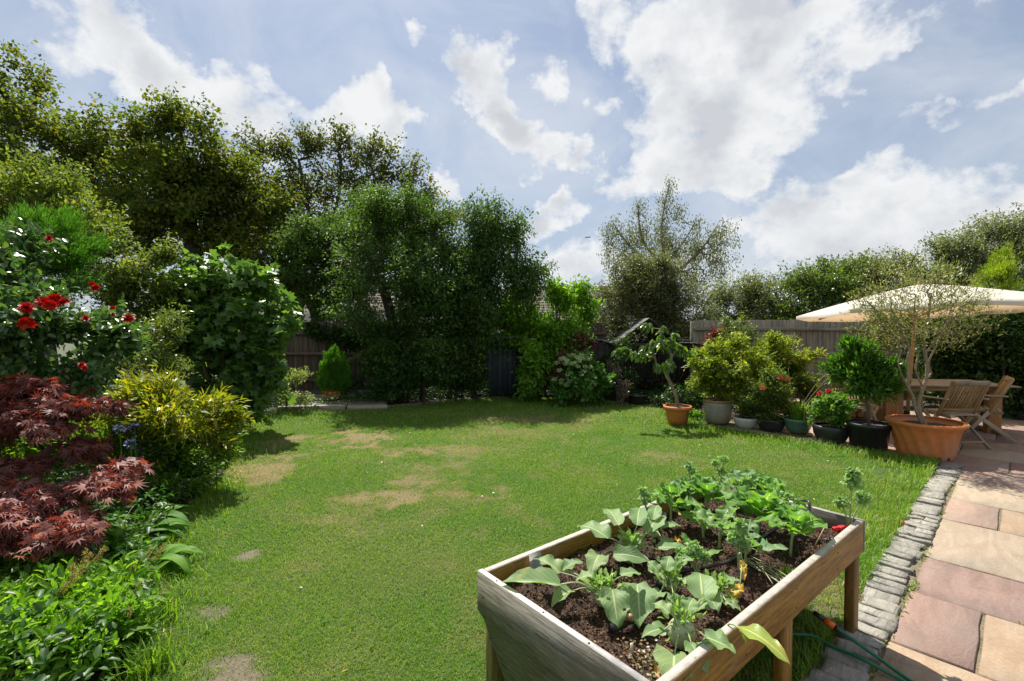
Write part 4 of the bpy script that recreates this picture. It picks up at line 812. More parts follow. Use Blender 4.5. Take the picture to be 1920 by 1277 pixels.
def rose_extra(root, base, C, cen):
    for (px, py, Y, r) in [(50, 578, 3.35, .058), (50, 607, 3.3, .062), (82, 568, 3.4, .06), (103, 561, 3.45, .055), (121, 567, 3.4, .045), (93, 573, 3.3, .05), (180, 541, 3.9, .045), (241, 597, 3.8, .052), (160, 597, 3.6, .032), (172, 533, 4.0, .028), (211, 578, 3.9, .025), (92, 447, 4.0, .035), (153, 684, 3.5, .028), (158, 690, 3.45, .026), (212, 590, 3.9, .022)]:
        rose_flower(root, base, at(px, py, Y), r * .88, m_redp)
plant('rose_bush', 'big red rose bush with glossy dark leaves at the left edge', 'rose bush', G(60, 4.0),
      [lobe(20, 600, 3.7, 70, 40), lobe(80, 620, 3.8, 80, 45), lobe(160, 630, 4.0, 70, 40), lobe(210, 640, 4.1, 45, 35), lobe(30, 680, 3.8, 80, 45), lobe(120, 690, 3.9, 70, 40), lobe(30, 520, 4.0, 42, 42), lobe(50, 450, 4.1, 38, 30), lobe(-30, 560, 3.8, 60, 90)],
      430, 20, .11, .062, .62, lf_rose, bk_grey, .025, .003, parts=('stem', 'foliage'), shell=.45, clump=.34, T=OVAL, step=.15, extra=rose_extra)
def fig_extra(root, base, C, cen):
    me = fm('leaf', *inst(np.zeros((1, 3)), np.array([[1., 0, 0]]), np.array([[0, 0, 1.]]), 1.0, 1.0, FIG), True); me.materials.append(lf_fig)
    c = C[C[:, 1] < cen[1] + .35]; sel = c[rng.choice(len(c), 290)] + rng.normal(0, .05, (290, 3))
    for q in sel:
        o_ = unit(q - cen); D = Vector((o_[0] + random.gauss(0, .4), o_[1] + random.gauss(0, .4), random.gauss(-.15, .35))).normalized()
        q = q + o_ * .12; s = random.uniform(.10, .165); M = frameM(q - base, D, (random.gauss(0, .4), random.gauss(-.15, .4), 1)) @ Matrix.Scale(s, 4)
        put('leaf', me, None, root, M)
plant('fig_tree', 'leafy fig tree with large lobed leaves behind the yellow green shrub', 'tree', G(420, 7.6),
      [lobe(385, 535, 7.5, 58, 42), lobe(445, 540, 7.5, 46, 48), lobe(325, 575, 7.5, 34, 45), lobe(320, 640, 7.5, 40, 50), lobe(360, 580, 7.5, 55, 62), lobe(430, 600, 7.4, 75, 62), lobe(500, 600, 7.4, 35, 60), lobe(370, 660, 7.5, 62, 55), lobe(440, 680, 7.4, 70, 55), lobe(430, 735, 7.4, 55, 32), lobe(340, 620, 7.5, 30, 60), lobe(515, 640, 7.3, 24, 30), lobe(480, 700, 7.3, 34, 30), lobe(400, 750, 7.4, 60, 30), lobe(460, 760, 7.3, 30, 16)],
      720, 9, .15, .11, 1.0, lf_fig2, bk_pale, .05, .006, [[G(420, 7.6), P_(415, 640, 7.6), P_(400, 520, 7.5)], [G(430, 7.55), P_(450, 660, 7.5), P_(470, 560, 7.5)], [G(415, 7.6), P_(380, 680, 7.5), P_(360, 600, 7.5)]], parts=('trunk', 'crown'), T=FIG, shell=.5, step=.25, clump=.4, cper=6, extra=fig_extra, updir=1.0)
plant('variegated_shrub', 'small pale variegated shrub between the fig and the dwarf conifer', 'shrub', G(535, 9.0), [lobe(530, 715, 9, 30, 26), lobe(560, 705, 9, 22, 22), lobe(510, 735, 8.9, 24, 20), lobe(545, 740, 8.9, 30, 16)], 150, 24, .10, .045, .38, lf_varieg, bk_grey, .02, .003, parts=('stem', 'foliage'), shell=.35, lean=(.7, .4, -.5))
plant('dwarf_conifer', 'bright green egg shaped dwarf conifer by the far fence on the left', 'conifer', G(628, 10.2), [lobe(628, 672, 10.2, 12, 16), lobe(628, 685, 10.2, 22, 26), lobe(627, 703, 10.2, 29, 30), lobe(627, 724, 10.2, 31, 22)], 900, 26, .05, .05, .2, lf_dwarf, bk_dark, .04, .003, parts=('trunk', 'foliage'), lean=(.35, .25, -1.0), shell=.8, clump=.12, cper=4, step=.15, shoot=(.3, .9, .2))
# yellow-green shrub with lance leaves
plant('yellow_shrub', 'bright yellow green shrub spilling over the left lawn edge', 'shrub', G(300, 4.6),
      [lobe(300, 750, 4.7, 55, 26), lobe(350, 770, 4.7, 55, 26), lobe(260, 790, 4.6, 60, 36), lobe(390, 810, 4.7, 38, 26), lobe(330, 795, 4.6, 60, 34), lobe(290, 740, 4.8, 30, 20), lobe(240, 770, 4.7, 30, 26), lobe(415, 790, 4.8, 18, 16)], 420, 15, .10, .085, .25, lf_yellow, bk_grey, .02, .003, parts=('stem', 'foliage'), shell=.5, step=.15, lean=(.8, .6, -.12), clump=.4, shoot=(.8, .35, .4))
plant('green_shrub', 'mid green underside shrub below the yellow green one', 'shrub', G(310, 4.7), [lobe(330, 840, 4.7, 62, 30), lobe(260, 850, 4.6, 60, 32), lobe(395, 850, 4.8, 26, 22), lobe(320, 880, 4.7, 55, 20), lobe(180, 830, 4.3, 60, 40), lobe(80, 850, 4.0, 80, 45), lobe(370, 870, 4.8, 50, 22), lobe(330, 900, 4.6, 50, 16), lobe(-20, 850, 3.8, 70, 50)], 620, 16, .10, .075, .3, lf_yellow2, bk_grey, .02, .003, parts=('stem', 'foliage'), shell=.4, step=.15, lean=(.8, .5, -.2))
# japanese maple: flat tiers of hanging palmate leaves
def maple():
    base = G(-40, 3.5); root = empty('japanese_maple', base, 0, 'red japanese maple with layered feathery leaves at the left edge', 'tree')
    tiers = [(60, 735, 3.5, 55, 14), (10, 760, 3.4, 70, 18), (130, 765, 3.5, 75, 16), (195, 760, 3.6, 35, 10), (50, 800, 3.3, 90, 18), (150, 835, 3.5, 55, 9), (205, 890, 3.3, 42, 16), (225, 905, 3.25, 22, 14), (20, 880, 3.2, 45, 14), (60, 925, 3.0, 40, 12), (5, 930, 3.0, 40, 14), (110, 930, 3.1, 35, 10), (160, 985, 2.95, 40, 14), (110, 990, 2.95, 40, 12), (20, 970, 2.85, 50, 12), (10, 1000, 2.8, 50, 14), (-60, 800, 3.4, 80, 50), (150, 975, 3.0, 20, 18)]
    L = [lobe(px - 8, py, Y, rx * .72, ry * .75, .22) for px, py, Y, rx, ry in tiers]; C = crown(L, 760, .4, 8, .3)
    A, par, r = skeleton([[base, base + [.05, 0, .5], base + [.15, 0, .9]], [base + [.05, 0, .4], base + [.5, 0, .75]]], C, .16, .0022, .035)
    V, F = skin(A, par, r, base, 0, 5); put('trunk', fm('trunk', V, F, True), bk_red, root)
    cen = np.array([base[0], base[1], .8]); me = fm('leaf', *inst(np.zeros((1, 3)), np.array([[1., 0, 0]]), np.array([[0, 0, 1.]]), 1.0, 1.0, MAPLE), False); me.materials.append(lf_maple)
    sel = C[rng.choice(len(C), 296, False)]
    for q in sel:
        o_ = unit(q - cen); D = Vector((o_[0] + random.gauss(0, .5), o_[1] * .5 - .3 + random.gauss(0, .5), -.35 + random.gauss(0, .2)))
        put('leaf', me, None, root, frameM(q - base + [0, 0, .02], D, (random.gauss(0, .25), random.gauss(-.1, .25), 1)) @ Matrix.Scale(random.uniform(.06, .095), 4))
    P, D, N = foliage_pts(C, 9, .07, cen, (.5, .6, .45), .25, 1.3, (.6, -.25, .3)); V, F = inst(P - base, D, N, rng.uniform(.045, .08, len(P)), rng.uniform(.045, .08, len(P)), MAPLE)
    put('crown', fm('crown', V, F), lf_maple2, root, kind='stuff')
maple()
# agapanthus heads
me_fl = None
for (px, py, Y, lab) in [(225, 805, 4.2, 'blue agapanthus flower head, leftmost, in front of the yellow shrub'), (252, 803, 4.2, 'blue agapanthus flower head right beside the leftmost one'), (245, 833, 4.1, 'blue agapanthus flower head lower than the other pair on the left'), (404, 838, 4.7, 'lone blue agapanthus flower head at the right side of the yellow shrub')]:
    q = at(px, py, Y); base = np.array([q[0], q[1], 0]); root = empty('agapanthus', base, 0, lab, 'flower', 'blue agapanthus in the left border')
    put('stem', fm('stem', *tube([[0, 0, 0], [.01, 0, q[2] * .5], [0, 0, q[2]]], .005, 5)), lf_blade, root)
    n = 46; d = unit(rng.normal(size=(n, 3)) + [0, 0, .5]); V, F = inst(np.array([0, 0, q[2]]) + d * .028, d, rng.normal(size=(n, 3)), .028, .010, DIA)
    put('flower_head', fm('flower_head', V, F), m_bluep, root)
# hosta / strap leaves, each leaf a part
def leafgrid(L, Wd, nu=9, nv=4, droop=.4, fold=.25, wave=.0, tip=1.0, start=.06, curlz=0.0, teeth=0.0, holes=0.0, seed=None):
    """a leaf along +x with a midrib fold, droop and wavy margin; returns V, F, luv"""
    u = np.linspace(0, 1, nu); v = np.linspace(-1, 1, 2 * nv + 1); U, Vv = np.meshgrid(u, v, indexing='ij')
    prof = np.sin(np.pi * np.clip(U * .94 + .06, 0, 1) ** (.75 / tip)) ** .8 + .02
    w = Wd / 2 * prof * (1 + teeth * np.where(np.abs(Vv) > .9, np.sin(U * 40 + Vv), 0))
    X = U * L; Z = np.zeros_like(X)
    Y = Vv * w; ang = U * droop * 1.6; s = np.cumsum(np.r_[0, np.diff(u)] * np.cos(u * droop * 1.6)); zz = -np.cumsum(np.r_[0, np.diff(u)] * np.sin(u * droop * 1.6))
    X = s[:, None] * L + 0 * X; Z = zz[:, None] * L + np.abs(Y) * fold + wave * Wd * np.sin(U * 13 + Vv * 2 + rng.random() * 6) * np.abs(Vv) ** 1.5 + curlz * Y ** 2 / Wd
    V = np.stack([X, Y, Z], -1).reshape(-1, 3); m = 2 * nv + 1; F = []
    for i in range(nu - 1):
        for j in range(m - 1):
            if holes and 1 < i < nu - 2 and rng.random() < holes: continue
            F.append([i * m + j, (i + 1) * m + j, (i + 1) * m + j + 1, i * m + j + 1])
    luv = np.stack([U, Vv, 0 * U], -1).reshape(-1, 3); return V, np.array(F), luv
def bigleaf(name, parent, base, p, d, L, Wd, mat, up=(0, 0, 1), **kw):
    V, F, luv = leafgrid(L, Wd, **kw)
    return put(name, fm(name, V, [F], True, {'luv': ('FLOAT_VECTOR', luv)}), mat, parent, frameM(np.array(p) - base, d, up))
lf_hosta = leafmat('hosta_leaf', (.045, .14, .014), (.08, .22, .02), (.14, .30, .03), trans=.45, rough=.55, byobj=True, veins=True, spec=.25, patchy=((.22, .20, .05), 7, .62))
lf_dock = leafmat('dock_leaf', (.07, .18, .018), (.115, .26, .026), (.18, .34, .04), trans=.48, rough=.55, byobj=True, veins=True, spec=.25, patchy=((.28, .26, .07), 8, .62))
def rosette(name, label, cat, px, Y, n, Lr, Wr, mat, rise=(.2, .9), droop=(.3, .7), spread=1.0, group=None, bias=(0, 0), wave=.05):
    base = G(px, Y); root = empty(name, base, 0, label, cat, group)
    for i in range(n):
        a = 2 * math.pi * i / n * 1.0 + random.gauss(0, .35); e = random.uniform(*rise); d = Vector((math.cos(a) * spread + bias[0], math.sin(a) * spread + bias[1], e * 1.6)); L = random.uniform(*Lr)
        s = Vector((random.gauss(0, .03), random.gauss(0, .03), .02)); pt = s + d.normalized() * L * .35
        put('stem', fm('stem', *tube([s, (s + pt) / 2, pt], .004, 5)), mat, root)
        bigleaf('leaf', root, np.zeros(3), pt, d, L, random.uniform(*Wr), mat, droop=random.uniform(*droop) + e * .5, fold=random.uniform(.15, .5), wave=wave * random.uniform(.5, 3), nu=9, nv=2, holes=random.choice([0, 0, .03]))
    return root
for k, (px, Y, lab) in enumerate([(165, 3.75, 'hosta clump with upright broad leaves behind the red maple branches'), (235, 3.55, 'hosta clump with arching leaves in the middle of the border edge'), (270, 3.8, 'hosta clump just below the mid green shrub'), (262, 3.2, 'hosta clump spreading over the lawn edge, lowest one'), (190, 3.15, 'hosta clump under the lower maple tiers'), (100, 3.3, 'hosta clump in deep shade under the maple')]):
    rosette('hosta', lab, 'hosta', px, Y, 22, (.18, .34), (.055, .11), lf_hosta, (.15, .8), (.4, .9), group='hostas along the left border', bias=(.35, -.2))
for k, (px, Y, lab) in enumerate([(30, 2.75, 'broad leaved plant at the left edge below the maple'), (110, 2.55, 'dock with big leaves in the front left border'), (20, 2.35, 'large leaved plant in the bottom left corner'), (150, 2.25, 'dock with big leaves near the bottom of the border'), (200, 2.6, 'leafy dock beside the long grass at the lawn edge')]):
    rosette('dock', lab, 'plant', px, Y, 20, (.12, .25), (.04, .085), lf_dock, (.3, 1.2), (.3, .8), group='broad leaved plants in the front left border', bias=(.2, -.1))
for (px, py, Y, rx, ry, lab, n) in [(60, 1090, 2.9, 110, 40, 'fresh green perennials filling the border below the hostas', 200), (150, 1150, 2.6, 95, 40, 'fresh green perennials beside the long grass edge', 190), (40, 1200, 2.4, 110, 60, 'fresh green perennials in the bottom left corner', 230), (170, 1240, 2.3, 75, 40, 'fresh green perennials lowest along the lawn edge', 150), (120, 1050, 3.2, 100, 30, 'small leafy perennials between the hosta clumps', 140), (-60, 1080, 2.9, 90, 70, 'leafy perennials cut by the left frame edge', 120)]:
    c = at(px, py, Y); plant('perennial', lab, 'plant', (c[0], c[1], 0), [lobe(px, py, Y, rx, ry), lobe(px + 20, py + 45, Y, rx * .9, ry)], n, 11, .075, .06, .42, lf_herb, lf_blade, .01, .0018, parts=('stem', 'foliage'), shell=.3, step=.1, lean=(.6, .6, -.1), T=OVAL)
# fill low groundcover so no bare bed shows
def cover(name, n, region, zr, L, wr, mat, label, T=DIA, cat='ground cover'):
    x = rng.uniform(region[0], region[1], n); y = rng.uniform(region[2], region[3], n); k = ~inside(x, y, LAWN) & vis(x, y); x, y = x[k], y[k]
    hz = fbm(x, y, 1.6, 15); P = np.stack([x, y, rng.random(len(x)) * zr * (.3 + hz)], 1); D = rng.normal(size=(len(x), 3)) * [1, 1, .4]; N = rng.normal(size=(len(x), 3)) * .5 + [0, 0, 1]
    Ls = L * rng.uniform(.6, 1.3, len(x)); V, F = inst(P, D, N, Ls, Ls * wr, T); put(name, fm(name, V, F), mat, label=label, cat=cat, kind='stuff')
cover('ground_cover', 42000, (-6.5, -1.4, 1.2, 9.5), .42, .055, .5, lf_ever2, 'low dark green ground cover under the left border shrubs', OVAL)
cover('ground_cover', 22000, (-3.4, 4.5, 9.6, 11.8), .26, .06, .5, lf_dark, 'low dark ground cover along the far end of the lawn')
# bronze leaf litter specks
n = 2500; x = rng.uniform(-3, 4.5, n); y = rng.uniform(8.8, 11.4, n); k = ~inside(x, y, LAWN); x, y = x[k], y[k]
V, F = inst(np.stack([x, y, 0 * x + .01], 1), rng.normal(size=(len(x), 3)) * [1, 1, .1], rng.normal(size=(len(x), 3)) * .3 + [0, 0, 1], .05, .03, DIA)
put('leaf_litter', fm('leaf_litter', V, F), plain('dead_leaf', (.24, .16, .09), .8, var=.4), label='dry brown leaf litter scattered along the far bed', cat='leaves', kind='stuff')
# long grass tufts with seed heads at the left lawn edge
def tuft(px, Y, n, h, label, cat='grass tuft', mat=lf_blade, spread=.12, name='grass_tuft', group=None, base=None, w=.006, heads=0):
    base = G(px, Y) if base is None else np.array(base, float); root = empty(name, base, 0, label, cat, group); P = []
    for i in range(n):
        a = random.random() * 6.28; l = h * random.uniform(.5, 1.1); o = np.array([random.gauss(0, spread * .4), random.gauss(0, spread * .4), 0]); d = np.array([math.cos(a), math.sin(a), 0]); s = np.array([-d[1], d[0], 0]); sp = random.uniform(.15, .8) * l; pts = []
        for f in (0, .3, .6, .85, 1): c = o + d * sp * f ** 1.7 + np.array([0, 0, l * (f - .42 * f ** 3 * sp / l)]); ww = w * (1 - f ** 2) + .0004; pts += [c - s * ww, c + s * ww]
        P.append((np.array(pts), [np.array([[2 * k, 2 * k + 1, 2 * k + 3, 2 * k + 2] for k in range(4)])]))
    V, F = join(P); put('blades', fm('blades', V, F, True), mat, root, kind='stuff')
    for i in range(heads):
        a = random.gauss(.3, .7); top = np.array([math.cos(a) * .14, random.gauss(0, .08), h * random.uniform(1.2, 1.5)]); c = spline([[0, 0, 0], top * [.3, .3, .6], top], 8)
        st = tube(c, .0012, 4); Q = spline([top * [.75, .75, .8], top], 60) + rng.normal(0, .007, (60, 3)); V2, F2 = inst(Q, rng.normal(size=(60, 3)) + [0, 0, 1.2], rng.normal(size=(60, 3)), .012, .005, DIA)
        V, F = join([st, (V2, F2)]); put('seed_head', fm('seed_head', V, F), m_seed, root)
    return root
m_seed = leafmat('seed_head', (.22, .18, .07), (.30, .24, .10), (.36, .30, .15), trans=.4, rough=.6)
for i, (px, Y, n, h, lab, hd) in enumerate([(240, 2.9, 120, .2, 'long grass tuft with brown seed heads below the hostas', 6), (262, 2.65, 130, .17, 'long grass tuft at the lawn edge right of the docks', 0), (225, 2.4, 140, .2, 'long grass tuft spilling on the lawn, middle of three', 3), (262, 2.25, 120, .16, 'long grass tuft nearest the bottom of the picture', 0), (120, 2.7, 60, .26, 'tall grass with seed heads among the front perennials', 8), (70, 2.5, 60, .22, 'tall seeding grass at the bottom left among docks', 6)]):
    tuft(px, Y, n, h, lab, group='grass tufts along the left border', heads=hd)
tuft(215, 3.3, 16, .42, 'arching pale yellow grass stems between hosta and perennials', mat=leafmat('straw_blade', (.3, .3, .08), (.4, .38, .12), trans=.4), w=.004)

# ============================================================ POTS AND POTTED PLANTS
m_terra = plain('terracotta', (.50, .165, .045), .62, (.46, .23, .12), sc=9, var=.14, bs=.1); m_terra2 = plain('orange_plastic_pot', (.56, .18, .045), .5, (.40, .16, .06), sc=8, var=.13, bs=.08)
m_greyp = plain('grey_green_glaze', (.26, .25, .20), .4, (.34, .26, .12), sc=5, var=.2); m_whitep = plain('white_glaze', (.50, .50, .46), .3, (.36, .36, .32), sc=6, var=.08)
m_blackp = plain('black_plastic', (.018, .018, .02), .38, (.035, .035, .035), sc=8, var=.2, bs=.05); m_greenp = plain('green_glaze', (.06, .15, .10), .25, (.10, .17, .11), sc=6, var=.2); m_rimp = plain('ochre_rim', (.34, .2, .08), .5)
m_compost = plain('compost', (.035, .022, .015), .95, (.07, .045, .03), sc=40, bs=1, var=.5)
def pot(name, label, cat, c, prof, mat, soil_z, soil_r, segs=40, group=None, twist=0, rim=None, saucer=None):
    root = empty(name, (c[0], c[1], 0), 0, label, cat, group)
    V, F = lathe(prof, segs)
    if twist:
        a = np.arctan2(V[:, 1], V[:, 0]); zz = V[:, 2]; r = np.hypot(V[:, 0], V[:, 1]); k = np.clip((max(zz) * .86 - zz) / (max(zz) * .1), 0, 1) * np.clip((zz - .02) / .03, 0, 1)
        r2 = r * (1 + .034 * np.sin(a * 16 + zz * twist) * k); V[:, 0] *= r2 / r; V[:, 1] *= r2 / r
    put('pot_body', fm('pot_body', V, F, True), mat, root)
    if rim: V, F = lathe(rim[0], segs); put('rim', fm('rim', V, F, True), rim[1], root)
    n = 26; a = np.linspace(0, 2 * np.pi, n, endpoint=False); ring = lambda r, z: np.c_[r * np.cos(a), r * np.sin(a), z + rng.normal(0, .004, n)]
    V = np.concatenate([ring(soil_r, soil_z), ring(soil_r * .6, soil_z + .012), [[0, 0, soil_z + .018]]]); i = np.arange(n); j = (i + 1) % n
    put('compost', fm('compost', V, [np.stack([i, j, j + n, i + n], 1), np.stack([i + n, j + n, np.full(n, 2 * n)], 1)]), m_compost, root)
    if saucer: V, F = lathe([(saucer * .8, 0.002), (saucer, .025), (saucer * 1.02, .028), (saucer * .97, .028), (saucer * .8, .01), (0.01, .01)], 32); put('saucer', fm('saucer', V, F, True), m_rimp, root)
    return root
def wall(pr, t=.018, zs=0):  # open pot: outer profile up, over the rim and down inside
    out = [(r, z) for r, z in pr]; inn = [(max(r - t, .005), z) for r, z in pr[::-1][:-1]]; return [(0.005, pr[0][1])] + out + inn[:] + [(inn[-1][0] * .5, pr[0][1] + .05)]
p1 = gp(1276, 799); p2 = gp(1354, 797); p3 = gp(1398, 803); p4 = gp(1446, 808); p5 = gp(1496, 815); p6 = gp(1558, 829); p7 = gp(1628, 841); p8 = gp(1733, 855)
p1[1] += .15; p2[1] += .2
pot('plant_pot', 'round terracotta coloured pot with ribbed sides holding the leaning peach tree', 'plant pot', p1, wall([(.15, 0), (.165, .08), (.168, .083), (.175, .13), (.178, .133), (.19, .2), (.195, .205), (.205, .26), (.225, .265), (.228, .31), (.215, .312)]), m_terra2, .27, .20)
pot('plant_pot', 'tall grey green glazed pot with an ochre rim', 'plant pot', p2, wall([(.17, 0), (.21, .05), (.225, .18), (.222, .32), (.212, .37)]), m_greyp, .34, .2, rim=([(.205, .362), (.226, .365), (.232, .38), (.226, .395), (.205, .395)], m_rimp))
pot('bowl', 'low white glazed bowl planter between the grey pot and black bowl', 'plant pot', p3, wall([(.08, 0), (.10, .01), (.16, .07), (.185, .15), (.19, .18), (.178, .182)]), m_whitep, .155, .165)
pot('bowl', 'low black bowl planter between the white bowl and the green pot', 'plant pot', p4, wall([(.12, 0), (.15, .02), (.19, .1), (.205, .17), (.21, .195), (.195, .197)]), m_blackp, .165, .185)
pot('plant_pot', 'dark green glazed pot on a saucer', 'plant pot', p5, wall([(.11, .03), (.135, .05), (.175, .14), (.19, .20), (.205, .215), (.208, .25), (.195, .252)]), m_greenp, .22, .18, saucer=.19)
pot('plant_pot', 'round bellied black pot with red flowers above it', 'plant pot', p6, wall([(.13, 0), (.17, .03), (.215, .12), (.228, .2), (.222, .24), (.21, .245)]), m_blackp, .21, .2)
pot('plant_pot', 'big black plastic tub holding the bay bush', 'plant pot', p7, wall([(.19, 0), (.205, .01), (.235, .30), (.25, .305), (.258, .35), (.245, .352)]), m_blackp, .3, .225)
r8 = pot('plant_pot', 'largest terracotta pot with slanting ribs holding the olive tree', 'plant pot', p8, wall([(.265, 0), (.275, .01), (.29, .08), (.30, .15), (.315, .22), (.33, .29), (.345, .35), (.36, .38), (.405, .42), (.412, .44), (.40, .455), (.385, .45)], .03), m_terra, .385, .33, 96, twist=16)
for a in (-1.75, -1.35, -2.2):
    V, F = tube([[math.cos(a) * .262, math.sin(a) * .262, .035], [math.cos(a) * .285, math.sin(a) * .285, .035]], .019, 12); put('drain_hole', fm('drain_hole', V, F), m_blackp, r8)
q = gp(1196, 757); pot('trough', 'low round black trough standing at the far bed edge', 'planter', q, wall([(.17, 0), (.19, .02), (.205, .08), (.215, .09), (.22, .17), (.23, .175), (.23, .2), (.215, .202)]), m_blackp, .15, .19)
q9 = gp(622, 758); q9[2] = 0; pot('bowl', 'low green bowl on the deck filled with orange succulents', 'plant pot', q9, wall([(.09, .07), (.13, .09), (.175, .15), (.19, .2), (.18, .202)]), plain('olive_glaze', (.16, .17, .05), .4), .175, .16)
base = np.array([q9[0], q9[1], .18]); n = 420; a = rng.random(n) * 6.28; rr = .17 * rng.random(n) ** .5; P = np.stack([rr * np.cos(a), rr * np.sin(a), rng.random(n) * .06], 1)
V, F = inst(P, rng.normal(size=(n, 3)) * .5 + [0, 0, .8], rng.normal(size=(n, 3)), .06, .03, OVAL); r_ = empty('succulent', base, 0, 'orange leaved succulents growing in the low green bowl', 'plant'); put('foliage', fm('foliage', V, F), m_succ, r_, kind='stuff')

# peach tree with drooping leaves
def peach():
    base = p1 * [1, 1, 0] + [0, 0, .27]; root = empty('peach_tree', base, 0, 'leaning potted peach tree with drooping glossy leaves', 'tree'); Y = p1[1]
    tr = [base, at(1268, 745, Y), at(1255, 715, Y), at(1247, 695, Y)]
    T = crown([lobe(1190, 662, Y, 28, 12), lobe(1222, 640, Y, 24, 20), lobe(1232, 622, Y, 14, 14), lobe(1262, 650, Y, 30, 22), lobe(1290, 662, Y - .1, 22, 14), lobe(1240, 675, Y, 36, 16), lobe(1212, 612, Y, 6, 8), lobe(1175, 655, Y, 16, 8), lobe(1265, 640, Y, 26, 18), lobe(1215, 660, Y, 30, 14)], 72, .4, 4, .3)
    A, par, r = skeleton([tr], T, .12, .004, .028); V, F = skin(A, par, r, base, 0, 7); put('trunk', fm('trunk', V, F, True), bk_pale, root)
    ms = [];
    for k in range(5):
        V, F, luv = leafgrid(1, .34, nu=7, nv=2, droop=.5, fold=.2, wave=.05); me = fm('leaf', V, [F], True, {'luv': ('FLOAT_VECTOR', luv)}); me.materials.append(lf_peach); ms.append(me)
    cen = at(1240, 655, Y)
    for t_ in T:
        for i in range(4):
            o_ = unit(t_ - cen); D = (o_[0] * .7 + random.gauss(0, .6), o_[1] * .7 + random.gauss(0, .6), -.65 + random.gauss(0, .35)); put('leaf', random.choice(ms), None, root, frameM(t_ - base + rng.normal(0, .02, 3), D, (random.gauss(0, .4), random.gauss(0, .4), 1)) @ Matrix.Scale(random.uniform(.11, .16), 4))
peach()
def potplant(name, label, pc, pz, lobes, n, per, rad, L, wr, lm, bm=None, cat='shrub', r0=.02, T=DIA, extra=None, **kw):
    b = np.array([pc[0], pc[1], pz]); return plant(name, label, cat, b, lobes, n, per, rad, L, wr, lm, bm or bk_grey, r0, kw.pop('rtip', .003), parts=kw.pop('parts', ('stem', 'foliage')), T=T, extra=extra, **kw)
Y2 = p2[1]
potplant('rhododendron', 'yellow green rhododendron spreading wide over the grey glazed pot', p2, .34, [lobe(1330, 690, Y2, 42, 28), lobe(1370, 665, Y2, 36, 26), lobe(1395, 690, Y2, 42, 30), lobe(1350, 720, Y2, 40, 20), lobe(1425, 695, Y2, 30, 24), lobe(1310, 672, Y2, 20, 14), lobe(1400, 720, Y2, 34, 22), lobe(1370, 690, Y2 - .1, 50, 30)], 620, 20, .10, .075, .34, lf_rhodo, shell=.55, step=.15, r0=.03, T=DIA)
def redheads(pts, mat, r=.04):
    def ex(root, base, C, cen):
        for (px, py, Y) in pts:
            q = at(px, py, Y); n = 45; d = unit(rng.normal(size=(n, 3))); V, F = inst(q - base + d * r * .7, d + rng.normal(size=(n, 3)) * .5, rng.normal(size=(n, 3)), .024, .02, OVAL); put('flower', fm('flower', V, F), mat, root)
            put('flower_stem', fm('flower_stem', *tube([np.array([random.gauss(0, .04), random.gauss(0, .04), .05]), (q - base) * .6 + [0, 0, .04], q - base], .003, 5)), lf_blade, root)
    return ex
Y4 = p4[1]
potplant('azalea', 'shaggy shrub with red flower clusters over the black bowl', p4, .165, [lobe(1440, 735, Y4, 34, 26), lobe(1420, 755, Y4, 26, 18), lobe(1465, 750, Y4, 22, 22), lobe(1450, 710, Y4, 22, 14), lobe(1430, 775, Y4, 26, 12), lobe(1455, 775, Y4, 26, 14)], 360, 20, .08, .05, .36, lf_mixed, extra=redheads([(1430, 727, Y4 - .3), (1463, 708, Y4 - .2), (1476, 712, Y4 - .2)], leafmat('coral_petal', (.6, .08, .06), (.72, .15, .12), trans=.3, tcol=(1.1, .5, .4)), .03), shell=.35, step=.12, r0=.012)
potplant('small_shrub', 'sparse low plant in the white bowl', p3, .15, [lobe(1398, 775, p3[1], 16, 6), lobe(1390, 768, p3[1], 10, 8)], 30, 10, .05, .04, .5, lf_mixed, r0=.006, shell=.2, step=.08)
tuft(0, 0, 120, .34, 'clump of arching strap leaves in the dark green pot', 'plant', lf_blade, .1, 'strap_leaf_plant', None, (p5[0], p5[1], .22), w=.012)
r_ = empty('flower_stalk', (p5[0], p5[1], .22), 0, 'tall arching bare flower stalks rising from the green pot to the right', 'flower stalk')
for (a_, b_) in [((1500, 770), (1560, 690)), ((1500, 775), (1590, 675)), ((1490, 770), (1478, 690)), ((1510, 770), (1545, 735))]:
    A_, B_ = at(*a_, p5[1]), at(*b_, p5[1]); base = np.array([p5[0], p5[1], .22]); put('stalk', fm('stalk', *tube(spline([[0, 0, 0], A_ - base + [0, 0, .03], (A_ + B_) / 2 - base + [-.02, 0, .05], B_ - base], 10), .0035, 5)), leafmat('dry_stalk', (.25, .24, .12), (.3, .28, .14), trans=.1), r_)
potplant('geranium', 'bushy green geranium with red blooms in the round black pot', p6, .2, [lobe(1560, 770, p6[1], 30, 20), lobe(1545, 780, p6[1], 20, 16), lobe(1578, 778, p6[1], 18, 16), lobe(1555, 755, p6[1], 18, 14)], 150, 20, .07, .05, .7, lf_ger, cat='flower', T=OVAL, extra=redheads([(1536, 738, p6[1]), (1553, 734, p6[1])], m_redp, .025), shell=.4, r0=.01, step=.1)
Y7 = p7[1]
potplant('bay_bush', 'dark glossy bay bush on a thin stem in the black tub', p7, .3, [lobe(1570 + 20, 705, Y7, 22, 26), lobe(1660, 715, Y7, 18, 20), lobe(1625, 705, Y7, 44, 30), lobe(1600, 690, Y7, 26, 26), lobe(1650, 695, Y7, 26, 28), lobe(1620, 675, Y7, 28, 20), lobe(1590, 660, Y7, 10, 14), lobe(1630, 730, Y7, 34, 14), lobe(1640, 665, Y7, 16, 18)], 340, 18, .08, .085, .32, lf_bay, r0=.022, lean=(.6, .4, -.6), shell=.5, step=.12)
